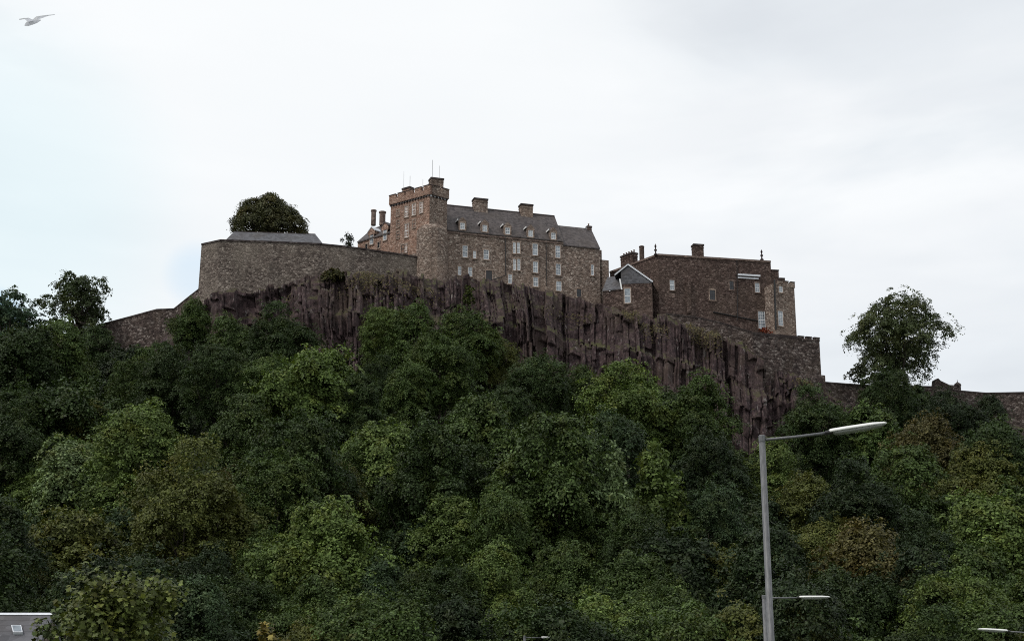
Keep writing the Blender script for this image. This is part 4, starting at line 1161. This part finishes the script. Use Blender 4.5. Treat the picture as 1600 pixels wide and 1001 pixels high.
maple(195, 886, 27, 205, 'near yellowish maple with big lobed leaves, at the bottom left corner', (0.078, 0.098, 0.026), 61, 5200, 30, .060)
maple(124, 916, 28.5, 112, 'second smaller maple of duller green, left of the yellowish maple', (0.062, 0.085, 0.032), 62, 2200, 20, .062)
maple(428, 978, 26, 120, 'tip of a yellow and rusty leaved maple sapling at the bottom edge', (0.125, 0.105, 0.026), 63, 1900, 26, .06)
# house roof
YH = 72.0
ra, rb = W(-60, 959.5, YH), W(84, 959.5, YH)
fh = Fac((ra.x - 4, YH), (rb.x, YH)); zrh = ra.z
hh_ = empty('house', (ra.x, YH, 0), 'house with a grey slate roof and rooflight, cut by the bottom left corner', 'house')
fe = fh.shift(4.0)
run_ = 4.0; zeh = zrh - 3.4
ro = gabled(hh_, fe, 0, fe.len, 8.0, 0, zeh, zrh - .2, 'stone_grey', 'slate_grey')
MB().run(fh, [(.14, zrh - .02), (0, zrh + .09), (-.14, zrh - .02)], 0, fh.len).build('ridge', M['lead'], ro)
# rooflight lies on the front slope
def on_roof(px, py):
    d = raydir(px, py); n_ = Vector((0, -4.0, -3.2)).cross(Vector((1, 0, 0))).normalized(); p0 = Vector((0, YH, zrh + .06))
    p = CAM + d * ((p0 - CAM).dot(n_) / d.dot(n_)); return p, n_ if n_.z > 0 else -n_
q = [on_roof(*p) for p in ((18, 979.5), (33.5, 979.5), (36, 990.5), (21, 990.5))]
nn = q[0][1]
rl = MB().solid([p for p, _ in q], [p + nn * .14 for p, _ in q]).build('rooflight', M['lead'], hh_)
cc = sum((p for p, _ in q), Vector()) / 4
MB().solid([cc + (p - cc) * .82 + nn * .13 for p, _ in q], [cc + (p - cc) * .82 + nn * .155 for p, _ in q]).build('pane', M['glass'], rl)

def lamp(px, pytop, Y, arm_px, head0, head1, r_pole, label, flip=1):
    """street lamp: tapered pole, raked bracket, long pale lantern with a clear bowl"""
    top = W(px, pytop, Y); base = Vector((top.x, Y, 0))
    o = empty('street_lamp', base, label, 'street lamp', 'street lamps')
    z = top.z
    MB().lathe(base, [(r_pole * 1.7, 0), (r_pole * 1.7, 1.1), (r_pole * 1.15, 1.2), (r_pole, z - .02)], 12).build('pole', M['steel'], o, smooth=True)
    cap = MB().lathe((base.x, base.y, z - .10), [(r_pole * 1.12, 0), (r_pole * 1.12, .13), (r_pole * .9, .15)], 10).build('pole_cap', M['steel'], o)
    a = Vector((base.x, Y, z - .06)); h0 = W(*head0, Y); h1 = W(*head1, Y)
    MB().tube([a, a.lerp(h0, .5) + Vector((0, 0, -.012)), h0 + (h1 - h0) * .04], [.034, .032, .030], 8).build('bracket_arm', M['steel'], o, smooth=True)
    MB().tube([a.lerp(h0, .94), h0 + (h1 - h0) * .05], [.05, .055], 8).build('spigot', M['iron'], o)
    L_ = (h1 - h0); d = L_.normalized(); up = Vector((0, 0, 1)); up = (up - d * up.dot(d)).normalized(); sd = d.cross(up)
    def shell(prof, z_top, z_bot):
        m_ = MB(); rings = []
        for t_, wd, ht in prof:
            c = h0 + d * (L_.length * t_); i = len(m_.v)
            if z_top:
                ring = [(-wd, 0), (-wd * .93, ht * .45), (-wd * .6, ht * .9), (0, ht), (wd * .6, ht * .9), (wd * .93, ht * .45), (wd, 0)]
            else:
                ring = [(wd * .92, -.004), (wd * .8, -ht * .7), (wd * .4, -ht), (0, -ht * 1.04), (-wd * .4, -ht), (-wd * .8, -ht * .7), (-wd * .92, -.004)]
            for x_, y_ in ring: m_.v.append(tuple(c + sd * x_ + up * y_))
            rings.append(i)
        for a_, b2 in zip(rings, rings[1:]):
            for q_ in range(6): m_.f.append((a_ + q_, a_ + q_ + 1, b2 + q_ + 1, b2 + q_))
            m_.f.append((a_ + 6, a_, b2, b2 + 6))
        m_.f.append(tuple(rings[0] + q_ for q_ in range(7))); m_.f.append(tuple(rings[-1] + 6 - q_ for q_ in range(7)))
        return m_
    sh = shell([(0, .075, .065), (.03, .10, .08), (.30, .115, .082), (.75, .115, .075), (.95, .09, .05), (1.0, .05, .025)], True, False).build('lantern', M['lamp_shell'], o, smooth=True)
    shell([(.05, .07, .03), (.12, .10, .075), (.6, .11, .085), (.90, .10, .055), (.97, .06, .02)], False, True).build('lamp_bowl', M['lamp_bowl'], sh, smooth=True)
    return o
lamp(1190.5, 683, 32.7, 0, (1296, 675.5), (1385, 661.5), .068, 'nearest and tallest street lamp, its long pale head rising to the right')
lamp(1193.5, 931, 65, 0, (1249, 933), (1297, 932.5), .085, 'smaller street lamp seen just behind and left of the tall lamp\'s pole')
lamp(1645, 988, 68, 0, (1574, 985.5), (1528, 982.5), .085, 'street lamp head reaching in from the right edge of the photo')
lamp(819.5, 993.5, 98, 0, (846, 995.5), (859, 995.5), .085, 'farthest street lamp, tiny head at the bottom middle of the photo')
# bird
bc = W(50, 36, 62)
bird = empty('bird', bc, 'pale grey bird gliding high in the sky, top left', 'bird')
BS = 2.0
m_ = MB()
m_.tube([(-.22, 0, 0), (-.14, 0, .01), (0, 0, .015), (.14, 0, 0), (.26, 0, -.01)], [.012, .05, .06, .045, .01], 8)
body = m_
for sy in (-1, 1):
    z_ = .10
    pts = [(-.06, sy * .03, .03), (.0, sy * .22, .12), (.09, sy * .48, .10), (.20, sy * .62, .07), (.17, sy * .44, .075), (.12, sy * .2, .09), (.10, sy * .03, .02)]
    m_.solid([Vector(p) for p in pts], [Vector(p) + Vector((0, 0, .012)) for p in pts])
m_.v = [(x * BS, y * BS, z * BS) for x, y, z in m_.v]
mp_ = plain('pale grey plumage', (0.85, 0.86, 0.88), 0.8)
t = mp_.node_tree; tr = N(t, 'ShaderNodeBsdfTranslucent'); tr.inputs[0].default_value = (0.85, 0.86, 0.9, 1)
ms = N(t, 'ShaderNodeMixShader'); ms.inputs[0].default_value = 0.72
L(t, t.nodes['Principled BSDF'].outputs[0], ms.inputs[1]); L(t, tr.outputs[0], ms.inputs[2]); L(t, ms.outputs[0], t.nodes['Material Output'].inputs['Surface'])
b_ = m_.build('body', mp_, None)
b_.parent = bird; b_.rotation_euler = (math.radians(30), math.radians(-4), math.radians(-28))
